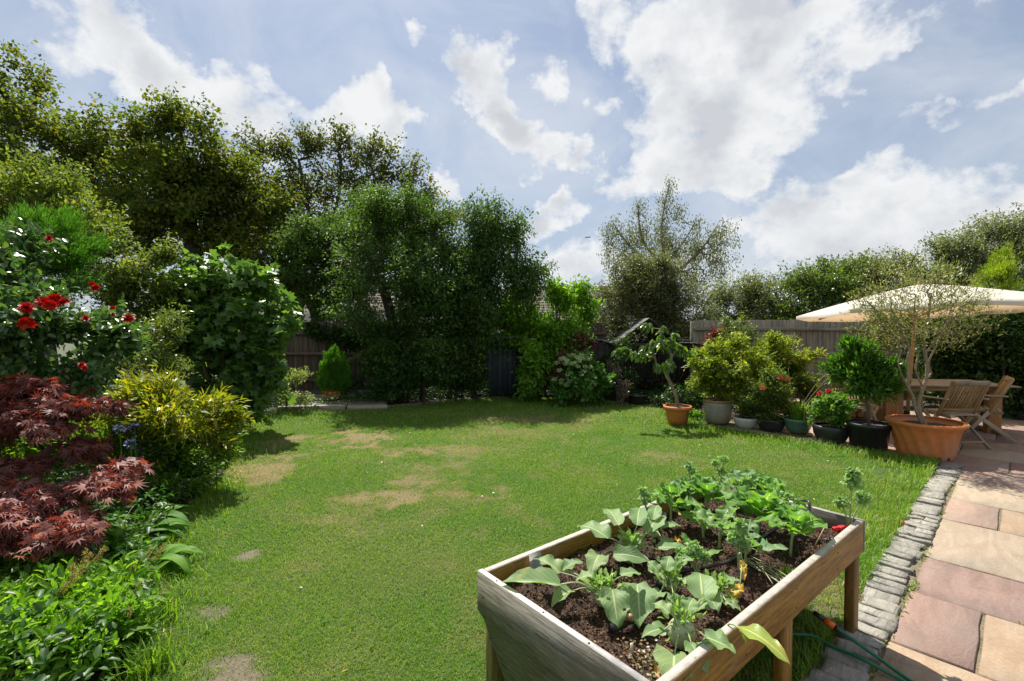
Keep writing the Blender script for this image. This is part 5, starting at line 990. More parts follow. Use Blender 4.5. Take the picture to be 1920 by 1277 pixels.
def olive():
    base = np.array([p8[0], p8[1], .385]); Y = p8[1]; root = empty('olive_tree', base, 0, 'airy grey leaved olive tree with twisted pale stems in the largest terracotta pot', 'tree')
    Q = lambda px, py, dy=0: at(px, py, Y + dy) - 0
    tr = [[base, Q(1722, 765), Q(1724, 745), Q(1732, 725), Q(1738, 700), Q(1736, 670), Q(1732, 640), Q(1740, 600), Q(1745, 555)],
          [base + [-.03, 0, 0], Q(1716, 765), Q(1712, 745, -.03), Q(1702, 722, -.04), Q(1704, 700, -.04), Q(1700, 678, -.03), Q(1706, 655, -.04), Q(1690, 620, -.05), Q(1670, 575, -.1)],
          [Q(1730, 725), Q(1722, 708, .03), Q(1716, 690, .05), Q(1722, 660, .06), Q(1712, 625, .1), Q(1716, 560, .15)],
          [Q(1734, 712), Q(1746, 700, .04), Q(1740, 682, .06), Q(1750, 660, .04), Q(1768, 620, .05), Q(1785, 575, .1)],
          [Q(1712, 745), Q(1694, 710, -.1), Q(1684, 680, -.12), Q(1688, 655, -.14), Q(1660, 610, -.2)], [Q(1738, 660), Q(1775, 610, -.15), Q(1815, 570, -.2)], [Q(1700, 640), Q(1650, 590, .1), Q(1620, 560, .15)]]
    T = crown([lobe(1720, 545, Y, 75, 35), lobe(1650, 560, Y, 48, 32), lobe(1790, 555, Y, 52, 34), lobe(1720, 590, Y, 105, 34), lobe(1640, 600, Y, 42, 26), lobe(1805, 600, Y, 44, 26), lobe(1710, 625, Y, 85, 22), lobe(1760, 640, Y, 48, 16), lobe(1680, 650, Y, 32, 16), lobe(1690, 510, Y, 40, 18), lobe(1760, 515, Y, 38, 20)], 620, .38, 6, .35)
    A, par, r = skeleton(tr, T, .11, .0018, .030, upb=.8); V, F = skin(A, par, r, base, 0, 6); put('trunk', fm('trunk', V, F, True), bk_pale, root)
    P, D, N = foliage_pts(T, 10, .13, at(1720, 640, Y), (.7, .6, -.25), .8); Ls = rng.uniform(.035, .062, len(P)); V, F = inst(P - base, D, N, Ls, Ls * .24, DIA); put('crown', fm('crown', V, F), lf_olivetree, root, kind='stuff')
olive()
cover('weeds', 700, (2.2, 3.9, 7.5, 8.4), .18, .045, .6, lf_herb, 'small fresh weeds between the terracotta pot and grey pot', OVAL, 'weeds') if False else None
c_ = gp(1312, 800); potplant('weed', 'fresh green weeds growing between the peach pot and the grey pot', (c_[0], c_[1]), 0, [lobe(1312, 785, c_[1], 16, 12)], 26, 14, .06, .035, .6, lf_herb, cat='plant', r0=.005, T=OVAL, shell=.2, step=.07)

# ============================================================ PARASOL, TABLE, CHAIRS
m_canvas, t, p, out = newmat('cream_canvas'); tc = t.node('ShaderNodeTexCoord').outputs['Object']; f = t.noise(tc, 120, 3); f2 = t.noise(tc, 2.5, 4)
c = t.mix(1.0, t.ramp(f2, [(.3, (.74, .70, .61)), (.7, (.82, .78, .70))]), t.ramp(f, [(.3, (.93, .93, .93)), (.7, (1, 1, 1))]), 'MULTIPLY'); t.l.new(c, p.inputs['Base Color']); p.inputs['Roughness'].default_value = .8
tr = t.node('ShaderNodeBsdfTranslucent'); tr.inputs[0].default_value = (.72, .50, .30, 1); mx = t.node('ShaderNodeMixShader'); mx.inputs[0].default_value = .36; t.l.new(p.outputs[0], mx.inputs[1]); t.l.new(tr.outputs[0], mx.inputs[2]); t.l.new(mx.outputs[0], out.inputs[0])
m_teak = woodmat('weathered_teak', (.18, .115, .05), (.31, .205, .095), (.43, .30, .15), grain=45); m_teakg = woodmat('grey_teak', (.20, .165, .12), (.33, .28, .21), (.45, .40, .32), grain=26); m_pole = woodmat('varnished_pole', (.28, .16, .06), (.38, .23, .1), grain=20, knots=False); m_orange = woodmat('oiled_teak', (.22, .095, .03), (.32, .15, .05), (.38, .2, .08), grain=20)
PC = np.array([6.24, 7.55, 0.0])
def parasol():
    root = empty('parasol', PC, 0, 'large cream canvas parasol standing over the garden table', 'parasol')
    put('pole', fm('pole', *tube([[0, 0, 0], [.06, 0, 1.2], [.15, 0, 2.34]], .024, 14), True), m_pole, root)
    n = 8; Rr = 1.70; ax = np.array([.16, 0, 2.30]); rot = R(22.5)
    tiltx = .045
    def rimp(k, f=1.0):
        a = rot + 2 * math.pi * k / n; return np.array([ax[0] + .02 + Rr * f * math.cos(a), Rr * f * math.sin(a), ax[2] - .42 * f ** 1.15 + (tiltx * math.cos(a) - .10 * math.sin(a)) * f])
    for k in range(n):
        V, F = [], []; m = 9
        for i in range(m + 1):
            f = i / m; a, b = rimp(k, f), rimp(k + 1, f)
            for j in range(5):
                g_ = j / 4; q = a * (1 - g_) + b * g_; q = q + [0, 0, -.03 * f * math.sin(math.pi * g_)] + (-(q - ax) * .035 * math.sin(math.pi * g_) * f); V.append(q)
        # hanging hem
        for j in range(5): V.append(V[m * 5 + j] + np.array([0, 0, -.055 + .008 * math.sin(j * 2.)]))
        for i in range(m + 1):
            for j in range(4): F.append([i * 5 + j, i * 5 + j + 1, i * 5 + j + 6, i * 5 + j + 5])
        put('canopy_panel', fm('canopy_panel', np.array(V), [np.array(F)], True), m_canvas, root)
        e = rimp(k, .97) - [0, 0, .03]; beam('rib', ax + [0, 0, -.07], e, .018, .028, m_pole, root); mid = rimp(k, .5) - [0, 0, .05]; beam('strut', np.array([.11, 0, 1.78]), mid, .016, .022, m_pole, root)
    V, F = lathe([(.001, 2.40), (.02, 2.39), (.03, 2.36), (.02, 2.33), (.035, 2.31)], 14); V += [.16, 0, 0]; put('finial', fm('finial', V, F, True), m_pole, root)
    V, F = lathe([(.045, 1.73), (.05, 1.75), (.05, 1.80), (.045, 1.82)], 14); V += [.11, 0, 0]; put('hub', fm('hub', V, F, True), m_pole, root)
    V, F = lathe([(.001, 0), (.26, 0.0), (.26, .05), (.2, .07), (.05, .08), (.04, .3), (.03, .3)], 24); put('base', fm('base', V, F, True), m_blackp, root)
parasol()
tb = empty('garden_table', (6.72, 7.62, 0), R(-6), 'weathered wooden garden table under the parasol', 'table')
for i in range(9): beam('table_slat', (-.86, -.42 + i * .105, .735), (.86, -.42 + i * .105, .735), .098, .022, m_teakg, tb)
for y in (-.44, .44): beam('apron', (-.72, y * .9, .69), (.72, y * .9, .69), .022, .07, m_teak, tb)
for x in (-.70, .70):
    beam('apron', (x, -.38, .688), (x, .38, .688), .022, .066, m_teak, tb)
    beam('leg', (x, -.20, 0), (x, -.20, .65), .09, .2, m_orange, tb, up=(1, 0, 0)); beam('leg', (x, .20, 0), (x, .20, .65), .09, .2, m_orange, tb, up=(1, 0, 0))
    beam('foot', (x, -.4, .03), (x, .4, .03), .08, .06, m_teak, tb)
def chair(loc, rz, label):
    """folding garden armchair; sitter looks along local +y"""
    root = empty('garden_chair', loc, rz, label, 'chair', 'folding wooden chairs round the garden table'); w = .25
    for s in (-1, 1):
        beam('back_post', (s * w, .27, 0.0), (s * w, -.02, .42), .022, .045, m_teakg, root, up=(0, 1, .6)); beam('back_post', (s * w, -.02, .40), (s * w, -.24, .90), .022, .045, m_teak, root, up=(0, 1, .6))
        beam('leg', (s * (w - .026), -.30, 0.0), (s * (w - .026), .22, .44), .022, .042, m_teakg, root, up=(0, 1, .6))
        beam('armrest', (s * (w + .03), -.20, .655), (s * (w + .03), .24, .645), .05, .02, m_teakg, root); beam('arm_support', (s * (w + .03), .18, .42), (s * (w + .03), .20, .635), .02, .035, m_teak, root, up=(0, 1, 0))
    b0, b1 = np.array([0, -.055, .49]), np.array([0, -.235, .87])
    beam('top_rail', (-w + .012, -.238, .875), (w - .012, -.238, .875), .022, .075, m_teakg, root, up=(0, -.42, .9)); beam('bottom_rail', (-w + .012, -.06, .485), (w - .012, -.06, .485), .022, .05, m_teak, root, up=(0, -.42, .9))
    for i in range(11):
        x = -w + .045 + i * (2 * w - .09) / 10; beam('back_slat', (x, b0[1] - .008, b0[2] + .02), (x, b1[1] + .012, b1[2] - .03), .026, .012, m_teak, root, up=(0, .9, .42))
    for i in range(7): beam('seat_slat', (-w + .05, -.13 + i * .058, .43 + .004 * i), (w - .05, -.13 + i * .058, .43 + .004 * i), .045, .015, m_teakg, root)
    for s in (-1, 1): beam('seat_rail', (s * (w - .05), -.17, .405), (s * (w - .05), .25, .43), .02, .035, m_teak, root)
    beam('stretcher', (-w + .02, .20, .1), (w - .02, .20, .1), .03, .02, m_teak, root); beam('stretcher', (-w + .04, -.22, .08), (w - .04, -.22, .08), .03, .02, m_teak, root)
    return root
chair((6.12, 6.62, 0), R(2), 'wooden folding chair seen from behind, the nearer one right of the olive tree')
chair((6.95, 7.02, 0), R(52), 'wooden folding chair at the right end of the table, partly behind the nearer chair')
chair((5.15, 7.2, 0), R(-62), 'wooden folding chair on the left of the table, mostly hidden by the bay bush')
# stacked firewood left of table under shade
lg = empty('log_stack', (5.9, 8.6, 0), R(-15), 'small stack of firewood in the shade behind the bay bush', 'log stack')
m_log = woodmat('cut_log', (.16, .08, .04), (.3, .17, .09), (.42, .28, .16))
for r__ in range(3):
    for i in range(6 - r__):
        V, F = tube([[i * .15 + r__ * .075, -.2 + random.gauss(0, .02), .07 + r__ * .125], [i * .15 + r__ * .075, .2, .07 + r__ * .125]], .068, 9); put('log', fm('log', V, F), m_log, lg)

# ============================================================ SHED AND SHELTER
m_navy = woodmat('dark_navy_boards', (.010, .016, .026), (.018, .026, .040), (.028, .038, .055), knots=False, rough=.6); m_felt = plain('green_grey_roofing_felt', (.10, .10, .09), .95, (.16, .15, .12), sc=18, var=.35, bs=.6)
sh = empty('garden_shed', (-.15, 10.95, 0), R(4), 'small dark navy blue wooden shed with a felt roof beyond the lawn', 'shed')
for i in range(7): beam('wall_board', (-.36 + i * .12, -.01 + (.005 if i % 2 else 0), .04), (-.36 + i * .12, -.01 + (.005 if i % 2 else 0), 1.36), .119, .018, m_navy, sh, up=(0, -1, 0))
for i in range(8):
    for s in (-.43, .43): beam('wall_board', (s, .06 + i * .12, .04), (s, .06 + i * .12, 1.36 + .02 * i), .018, .119, m_navy, sh, up=(0, 1, 0))
beam('door_frame', (-.21, -.032, .06), (-.21, -.032, 1.30), .04, .02, m_navy, sh, up=(0, -1, 0)); beam('door_frame', (.21, -.032, .06), (.21, -.032, 1.30), .04, .02, m_navy, sh, up=(0, -1, 0)); beam('door_frame', (-.19, -.032, 1.28), (.19, -.032, 1.28), .02, .04, m_navy, sh)
w_ = put('window', fm('window', *join([boxd(.32, -.04, 1.05, .17, .03, .03, 0), boxd(.32, -.04, .73, .17, .03, .03, 0), boxd(.245, -.04, .89, .03, .03, .29, 0), boxd(.395, -.04, .89, .03, .03, .29, 0)])), m_navy, sh); V, F = boxd(.32, -.025, .89, .14, .01, .3, 0); put('pane', fm('pane', V, F), m_glass, w_)
for i in range(9):
    x0 = -.52 + i * .118; V, F = boxd(0, 0, 0, .114, 1.25, .022, .003); V[:, 2] += (V[:, 1] + .6) * .16 + rng.normal(0, .003); V += [x0 + .05, .45, 1.385 + random.gauss(0, .006)]; put('roof_board', fm('roof_board', V, F), m_felt, sh)
put('roof_edge', fm('roof_edge', *boxd(0, -.19, 1.375, 1.06, .03, .07, .004)), m_felt, sh)
m_slate = plain('weathered_slate', (.11, .11, .11), .7, (.15, .15, .145), sc=10, var=.2)
m_dkboard = woodmat('charcoal_board', (.018, .016, .014), (.035, .030, .026), (.055, .045, .04), knots=False)
sl = empty('garden_shelter', (3.1, 10.75, 0), R(-6), 'dark open wooden shelter with a steep grey pitched roof behind the peach tree', 'shelter')
for x in (-.62, .95):
    for y in (0, 1.0): beam('post', (x, y, 0), (x, y, 1.25), .09, .09, m_dkboard, sl, up=(0, 1, 0))
for i in range(13): beam('wall_board', (-.60 + i * .127, 1.05, .02), (-.60 + i * .127, 1.05, 1.25), .12, .018, m_dkboard, sl, up=(0, -1, 0))
for i in range(8): beam('wall_board', (.98, .06 + i * .127, .02), (.98, .06 + i * .127, 1.2), .018, .12, m_dkboard, sl, up=(0, 1, 0))
beam('beam', (-.68, -.03, 1.21), (1.0, -.03, 1.21), .05, .08, m_dkboard, sl)
for c_i in range(5):
    for s, nx in ((-1, 5), (1, 7)):
        for i in range(8):
            f0 = c_i / 5; apex = np.array([-.05, 0, 1.80]); eave = np.array([-.78, 0, 1.22]) if s < 0 else np.array([.62, 0, 1.27]); a_, b_ = apex + (eave - apex) * f0, apex + (eave - apex) * (f0 + .22); y0 = -.12 + i * .16
            put('slate', fm('slate', np.array([[a_[0], y0, a_[2] + .012], [a_[0], y0 + .152, a_[2] + .012], [b_[0], y0 + .152, b_[2] + .022], [b_[0], y0, b_[2] + .022], [a_[0], y0, a_[2] + .004], [a_[0], y0 + .152, a_[2] + .004], [b_[0], y0 + .152, b_[2] + .012], [b_[0], y0, b_[2] + .012]]), [np.array([[0, 1, 2, 3], [7, 6, 5, 4], [3, 2, 6, 7], [0, 3, 7, 4], [1, 5, 6, 2]])]), m_slate, sl)
for i in range(7):
    for j in range(3): V, F = boxd(.66 + i * .11, -.02 + j * .3, 1.27 - .004 * i + .0 + j * .05, .105, .31, .015, .002); put('slate', fm('slate', V, F), m_slate, sl)
lt = empty('roof_canopy', (2.05, 11.05, 0), R(5), 'low pale topped bin store roof left of the slate shelter', 'shed')
for i in range(5): V, F = boxd(-.3 + i * .15, 0, 1.33 - abs(i - 1) * .035, .145, .9, .03, .004); put('roof_board', fm('roof_board', V, F), m_slate, lt)
for i in range(6): beam('wall_board', (-.34 + i * .14, -.3, 0), (-.34 + i * .14, -.3, 1.24), .135, .018, m_dkboard, lt, up=(0, -1, 0))

P, D = [], []
for (a_, b_, k, sp) in [(1.25, .01, 60, .06), (.9, -.005, 40, .2), (1.9, .0, 30, .15), (.515, .7, 20, .02), (2.9, .0, 26, .2), (3.8, 0, 26, .2), (.1, 0, 30, .2), (1.21, .5, 14, .02), (4.6, 0, 20, .2), (2.4, -.2, 40, .3), (.5, -.21, 50, .3), (3.4, -.21, 40, .4)]:
    for i in range(k): P.append(ab(a_ + random.gauss(0, sp), b_ + random.gauss(0, .012), .0)); D.append((random.gauss(0, 1), random.gauss(0, 1), random.uniform(.3, 1.2)))
P, D = np.array(P), np.array(D); V, F = inst(P, D, rng.normal(size=P.shape) * .5 + [0, 0, 1], rng.uniform(.012, .035, len(P)), rng.uniform(.006, .014, len(P)), OVAL)
put('joint_weeds', fm('joint_weeds', V, F), leafmat('joint_weed_leaf', (.12, .20, .03), (.2, .28, .05), (.38, .34, .12)), label='small yellow green weeds in the joints beside the cobbles', cat='weeds', kind='stuff')
# ============================================================ RAISED PLANTER
def gz(px, py, z): return gp(px, py, .60 + (z - .80) * 1.235)
K = 1.235
def weatherwood(name, c1, c2, c3, grey, lo, top=(.40, .37, .33)):
    m = woodmat(name, c1, c2, c3, grain=70, rough=.6, weather=(grey, 5, lo), bs=.6); t = NT(m.node_tree); p = [n for n in t.n if n.type == 'BSDF_PRINCIPLED'][0]
    col = p.inputs['Base Color'].links[0].from_socket; g = t.node('ShaderNodeNewGeometry'); s = t.node('ShaderNodeSeparateXYZ'); t.l.new(g.outputs['True Normal'], s.inputs[0])
    n = t.noise(t.node('ShaderNodeTexCoord').outputs['Object'], 26, 5, .6); tp = t.ramp(n, [(.3, tuple(np.array(top) * .72)), (.7, tuple(np.array(top) * 1.15))])
    t.l.new(t.mix(t.mrange(s.outputs[2], .6, .85), col, tp), p.inputs['Base Color']); return m
m_plank = weatherwood('honey_planter_board', (.10, .050, .005), (.20, .105, .010), (.30, .17, .022), (.22, .17, .10), .60)
m_grey = weatherwood('grey_weathered_panel', (.08, .076, .06), (.155, .148, .12), (.23, .22, .185), (.12, .11, .06), .52, (.55, .52, .49))
m_leg = woodmat('greenish_leg', (.10, .085, .02), (.17, .145, .035), (.23, .195, .06), grain=55)
AX, AY, RZ = -.148, 2.025, R(39.3); PL, PW, PZ = 1.927, .889, .60
pl = empty('raised_planter', (AX, AY, 0), RZ, 'raised wooden planter trough on legs with weathered grey end, full of vegetables', 'planter')
def pw(x, y, z): c, s = math.cos(RZ), math.sin(RZ); return np.array([AX + x * c - y * s, AY + x * s + y * c, z])
def plc(px, py, z):   # planter-local coordinates of a picture point at height z
    q = gz(px, py, z) - [AX, AY, 0]; c, s = math.cos(RZ), math.sin(RZ); return q[0] * c + q[1] * s, -q[0] * s + q[1] * c
for y in (-.018, -PW + .018): beam('side_board', (.027, y, PZ - .085), (PL - .027, y, PZ - .085), .036, .17, m_plank, pl, b=.005)
for k_, (x0, mat) in enumerate(((0.0, m_grey), (PL - .026, m_grey))):
    pr = [(0, PZ), (-PW, PZ), (-PW, PZ - .17), (-PW + .045, PZ - .19), (-.58, .07), (-.31, .07), (-.045, PZ - .19), (0, PZ - .17)]
    V = [(x0, y, z) for y, z in pr] + [(x0 + .026, y, z) for y, z in pr]; n = len(pr); F4 = [[i, (i + 1) % n, (i + 1) % n + n, i + n] for i in range(n)]
    me = fm('end_panel', V, [np.array([list(range(n))]), np.array([list(range(2 * n - 1, n - 1, -1))]), np.array(F4)]); fixn(me)
    # grain along the panel: rotate the mesh so that its long side lies on local x
    M = Matrix.Translation((0, 0, 0)) @ Matrix.Rotation(R(90), 4, 'Z'); me.transform(M.inverted()); put('end_panel', me, mat, pl, M)
for s, (ya, yb) in enumerate((((-.05), (-.31)), ((-PW + .05), (-.58)))):
    for i in range(3):
        f0, f1 = i / 3 + .01, (i + 1) / 3 - .01; y0, z0 = ya + (yb - ya) * f0, .425 + (.08 - .425) * f0; y1, z1 = ya + (yb - ya) * f1, .425 + (.08 - .425) * f1
        dy, dz = y1 - y0, z1 - z0; beam('trough_board', (.03, (y0 + y1) / 2, (z0 + z1) / 2), (PL - .03, (y0 + y1) / 2, (z0 + z1) / 2), .018, math.hypot(dy, dz), m_plank, pl, up=(0, dy, dz))
for x in (.075, .96, PL - .075):
    for y in (-.035, -PW + .035): beam('leg', (x, y, 0), (x, y, .425), .045, .085, m_leg if x < .5 else m_plank, pl, up=(1, 0, 0))
# nails
me = fm('nail', *lathe([(.001, .002), (.004, .0015), (.004, 0)], 8)); me.materials.append(m_blackp)
for (y, z) in [(-.04, .50), (-.05, .42), (-.09, .35), (-.14, .27), (-.2, .2), (-.85, .5), (-.8, .37), (-.72, .26), (-.45, .3)]: put('nail', me, None, pl, Matrix.Translation((-.0005, y, z)) @ Matrix.Rotation(R(-90), 4, 'Y'))
for x in (.12, .55, 1.0, 1.5):
    for z in (.47, .55): put('nail', me, None, pl, Matrix.Translation((x, -PW - .0005, z)) @ Matrix.Rotation(R(90), 4, 'X'))
for (y) in (-.12, -.4, -.62): put('nail', me, None, pl, Matrix.Translation((.012, y, PZ + .0005)))
m_psoil = plain('dark_fibrous_soil', (.028, .014, .009), .92, (.07, .036, .02), sc=70, bs=1, var=.6)
xs, ys = np.linspace(.026, PL - .026, 90), np.linspace(-PW + .035, -.035, 44); X, Y = np.meshgrid(xs, ys)
soilz = lambda x, y: .506 + (fbm(x, y, 6, 61) - .5) * .055 + (fbm(x, y, 22, 62) - .5) * .025
V = np.stack([X, Y, soilz(X, Y)], -1).reshape(-1, 3); i, j = np.meshgrid(np.arange(89), np.arange(43)); k = (j * 90 + i).ravel()
put('soil', fm('soil', V, [np.stack([k, k + 1, k + 91, k + 90], 1)], True), m_psoil, pl)
n = 26000; x, y = rng.uniform(.03, PL - .03, n), rng.uniform(-PW + .035, -.035, n)
m_crumb = leafmat('soil_crumb', (.02, .010, .007), (.06, .03, .018), (.24, .13, .08), trans=0, rough=.9, spec=.2)
D = rng.normal(size=(n, 3)) * [1, 1, .5]; N = rng.normal(size=(n, 3)) + [0, 0, 1]; Ls = rng.uniform(.005, .016, n); V, F = inst(np.stack([x, y, soilz(x, y) + .003], 1), D, N, Ls, Ls * rng.uniform(.2, .8, n), (DIA[0] * [1, 1, 3], DIA[1]))
put('soil_fibre', fm('soil_fibre', V, F), m_crumb, pl, kind='stuff')

lf_kohl = leafmat('kohlrabi_leaf', (.18, .30, .13), (.23, .36, .16), (.29, .41, .18), trans=.42, rough=.5, byobj=True, veins=True, patchy=((.44, .50, .15), 9, .62), tcol=(1.3, 1.45, .5), spec=.35)
lf_cabb = leafmat('cabbage_leaf', (.09, .225, .04), (.13, .30, .055), (.19, .37, .07), trans=.46, rough=.48, byobj=True, veins=True, spec=.35)
lf_bluec = leafmat('blue_cabbage_leaf', (.12, .25, .11), (.17, .31, .13), (.22, .36, .14), trans=.44, rough=.48, byobj=True, veins=True, spec=.35)
lf_kale = leafmat('kale_leaf', (.20, .36, .15), (.30, .46, .22), (.42, .55, .33), trans=.42, rough=.5)
lf_kale2 = leafmat('young_kohlrabi_leaf', (.22, .38, .12), (.30, .47, .17), (.4, .55, .23), trans=.42, rough=.45)
m_stalk = leafmat('pale_green_stalk', (.30, .40, .19), (.36, .45, .22), trans=.15, rough=.4); m_bulb = leafmat('kohlrabi_bulb', (.36, .43, .26), (.44, .5, .32), trans=.08, rough=.4, patchy=((.3, .25, .18), 14, .6))
lf_yel = leafmat('yellowed_leaf', (.55, .36, .03), (.62, .42, .05), trans=.4, rough=.5, byobj=True, patchy=((.2, .11, .03), 24, .6), tcol=(1.2, 1, .5))
lf_over = leafmat('yellow_green_dying_leaf', (.24, .34, .06), (.30, .40, .08), trans=.42, rough=.4, patchy=((.50, .32, .06), 11, .55), veins=True)
def gleaf(root, base, p0, p1, tip, W_, mat, pet=True, droop=.5, fold=.3, wave=.10, holes=0.0, teeth=.08, pr=.0035, name='leaf', up=(0, 0, 1), lift=.02, tipk=1.0):
    """petiole p0 -> p1 then a blade toward tip (world points)"""
    p0, p1, tip = np.array(p0, float), np.array(p1, float), np.array(tip, float)
    if pet: c = spline([p0 - base, (p0 + p1) / 2 - base + [0, 0, lift], p1 - base + unit(tip - p1) * .01], 7); put('stalk', fm('stalk', *tube(c, np.linspace(pr, pr * .6, 7), 6), True), m_stalk, root)
    d = tip - p1; L = np.linalg.norm(d) * 1.08; d = d + np.array([0, 0, droop * L * .8])
    return bigleaf(name, root, base, p1, d, L, W_ * K, mat, up, nu=12, nv=4, droop=droop, fold=fold, wave=wave, holes=holes, teeth=teeth, tip=tipk)
def kohl(label, px, py, r, leaves, mat=lf_kohl, tuftn=26):
    r = r * K
    c = gp(px, py, .52 + r * .6); base = np.array([c[0], c[1], .51]); root = empty('kohlrabi', base, 0, label, 'kohlrabi', 'kohlrabi plants in the raised planter')
    V, F = lathe([(.003, -.01), (r * .3, .0), (r * .75, r * .25), (r, r * .95), (r * .9, r * 1.5), (r * .55, r * 1.95), (r * .2, r * 2.1), (.001, r * 2.1)], 20, .01); put('bulb', fm('bulb', V, F, True), m_bulb, root)
    top = base + [0, 0, r * 1.7]
    for lv in leaves:
        (ax, ay, az), (bx, by, bz), w = lv[:3]; kw = lv[3] if len(lv) > 3 else {}
        p1, tp = gz(ax, ay, az), gz(bx, by, bz); s = top + unit(p1 - top) * r * .7 * [1, 1, .3] - [0, 0, r * .4]; gleaf(root, base, s, p1, tp, w, mat, **kw)
    for i in range(tuftn // 6): # young crown leaves
        a = random.random() * 6.28; e = random.uniform(.8, 2.2); d = np.array([math.cos(a), math.sin(a), e]); d /= np.linalg.norm(d); gleaf(root, base, top, top + d * .04, top + d * .09 + rng.normal(0, .01, 3), .04, mat, droop=.2, teeth=.2, wave=.15, pr=.002)
    k = tuftn * 3; d = unit(rng.normal(size=(k, 3)) + [0, 0, 1.1]); V, F = inst(top - base + d * rng.uniform(.01, .07, (k, 1)), d, rng.normal(size=(k, 3)), .03, .018, OVAL); put('young_leaves', fm('young_leaves', V, F, True), lf_kale2, root, kind='stuff')
kohl('kohlrabi with a pale bulb between large blue green leaves, farther back of the three', 1180, 1040, .036,
     [((1140, 1010, .84), (1085, 985, .85), .10), ((1160, 985, .88), (1135, 955, .88), .07), ((1150, 1040, .80), (1215, 1062, .78), .07, dict(up=(.3, -.6, 1))), ((1215, 1000, .84), (1245, 965, .86), .08), ((1230, 1030, .80), (1300, 1035, .80), .06), ((1125, 1040, .80), (1110, 1075, .77), .085), ((1195, 985, .88), (1200, 950, .90), .07), ((1225, 1060, .78), (1250, 1100, .75), .075, dict(holes=.02))])
kohl('kohlrabi with blue green leaves nearest the camera beside the near side board', 1278, 1192, .040,
     [((1318, 1125, .83), (1312, 1072, .86), .09, dict(wave=.06)), ((1330, 1120, .83), (1345, 1145, .82), .06), ((1320, 1195, .80), (1376, 1222, .79), .075, dict(droop=.35)), ((1295, 1205, .79), (1322, 1262, .76), .06, dict(holes=.04)), ((1250, 1180, .80), (1205, 1195, .79), .05), ((1255, 1150, .85), (1225, 1130, .86), .05), ((1265, 1225, .77), (1262, 1300, .76), .10, dict(holes=.03)), ((1290, 1145, .87), (1300, 1120, .89), .045)])
kohl('kohlrabi with long stalks sprawling left to the weathered end panel', 1132, 1122, .030,
     [((1050, 1098, .80), (948, 1092, .81), .10, dict(pr=.005, droop=.15, lift=.03, fold=.55, wave=.05)), ((1072, 1108, .78), (1036, 1138, .765), .055, dict(fold=.6)), ((1050, 1075, .80), (1005, 1045, .83), .07, dict(wave=.14, fold=.5)), ((1055, 1070, .79), (1090, 1050, .82), .06), ((1148, 1105, .82), (1158, 1172, .76), .095, dict(holes=.10, droop=.35)), ((1195, 1095, .82), (1200, 1170, .76), .105, dict(droop=.4)), ((1165, 1080, .86), (1200, 1075, .86), .05), ((1110, 1080, .84), (1080, 1090, .82), .05)])
kohl('smaller kohlrabi with ragged leaves in the middle of the bed', 1255, 1095, .022,
     [((1270, 1060, .82), (1300, 1045, .84), .05, dict(holes=.03)), ((1235, 1075, .82), (1215, 1050, .85), .055), ((1280, 1090, .79), (1315, 1105, .78), .05, dict(holes=.05)), ((1240, 1110, .78), (1215, 1130, .77), .055), ((1262, 1115, .78), (1275, 1150, .77), .05), ((1250, 1070, .85), (1255, 1040, .88), .045)])
kohl('half hidden kohlrabi by the far side board behind the big leaves', 1225, 1000, .024,
     [((1205, 985, .84), (1180, 965, .87), .06), ((1245, 990, .84), (1275, 985, .84), .055, dict(holes=.04)), ((1225, 975, .87), (1232, 945, .90), .055), ((1240, 1010, .80), (1262, 1030, .79), .05), ((1205, 1010, .80), (1190, 1025, .79), .05)])
kohl('ragged kohlrabi between the yellow wilted leaves and the near board', 1345, 1120, .020,
     [((1360, 1095, .80), (1385, 1085, .82), .045, dict(holes=.05)), ((1335, 1100, .82), (1325, 1078, .85), .045), ((1360, 1130, .78), (1388, 1145, .77), .045, dict(holes=.05)), ((1330, 1130, .78), (1310, 1145, .77), .045)])
def cabbage(label, px, py, h, n, Lr, Wr, mat, name='cabbage', spread=1.0, wave=.1, group='leafy cabbages in the raised planter'):
    h, Lr, Wr = h * K, (Lr[0] * K * .95, Lr[1] * K * 1.1), (Wr[0] * 1.0, Wr[1] * 1.15)
    c = gp(px, py, .505); base = np.array([c[0], c[1], .505]); root = empty(name, base, 0, label, 'cabbage', group); top = np.array([random.gauss(0, .01), random.gauss(0, .01), h])
    put('stem', fm('stem', *tube(spline([[0, 0, -.01], top * .5 + rng.normal(0, .005, 3), top], 6), np.linspace(.007, .005, 6), 7), True), m_stalk, root); base2 = base * 0
    for i in range(n):
        f = i / n; a = i * 2.4 + random.gauss(0, .2); e = .45 + 1.6 * f ** 1.1; d = np.array([math.cos(a) * spread, math.sin(a) * spread, e]); d /= np.linalg.norm(d); s = top * (.55 + .45 * f); L = random.uniform(*Lr) * (1 - .35 * f); p1 = s + d * random.uniform(.03, .06)
        gleaf(root, base2, s, p1, p1 + d * L + [0, 0, -.02], random.uniform(*Wr) * (1 - .25 * f), mat, droop=random.uniform(.0, .7), wave=wave * random.uniform(.8, 2.2), teeth=.06, fold=random.uniform(.15, .5), tipk=.8, holes=random.choice([0, 0, .015, .04]))
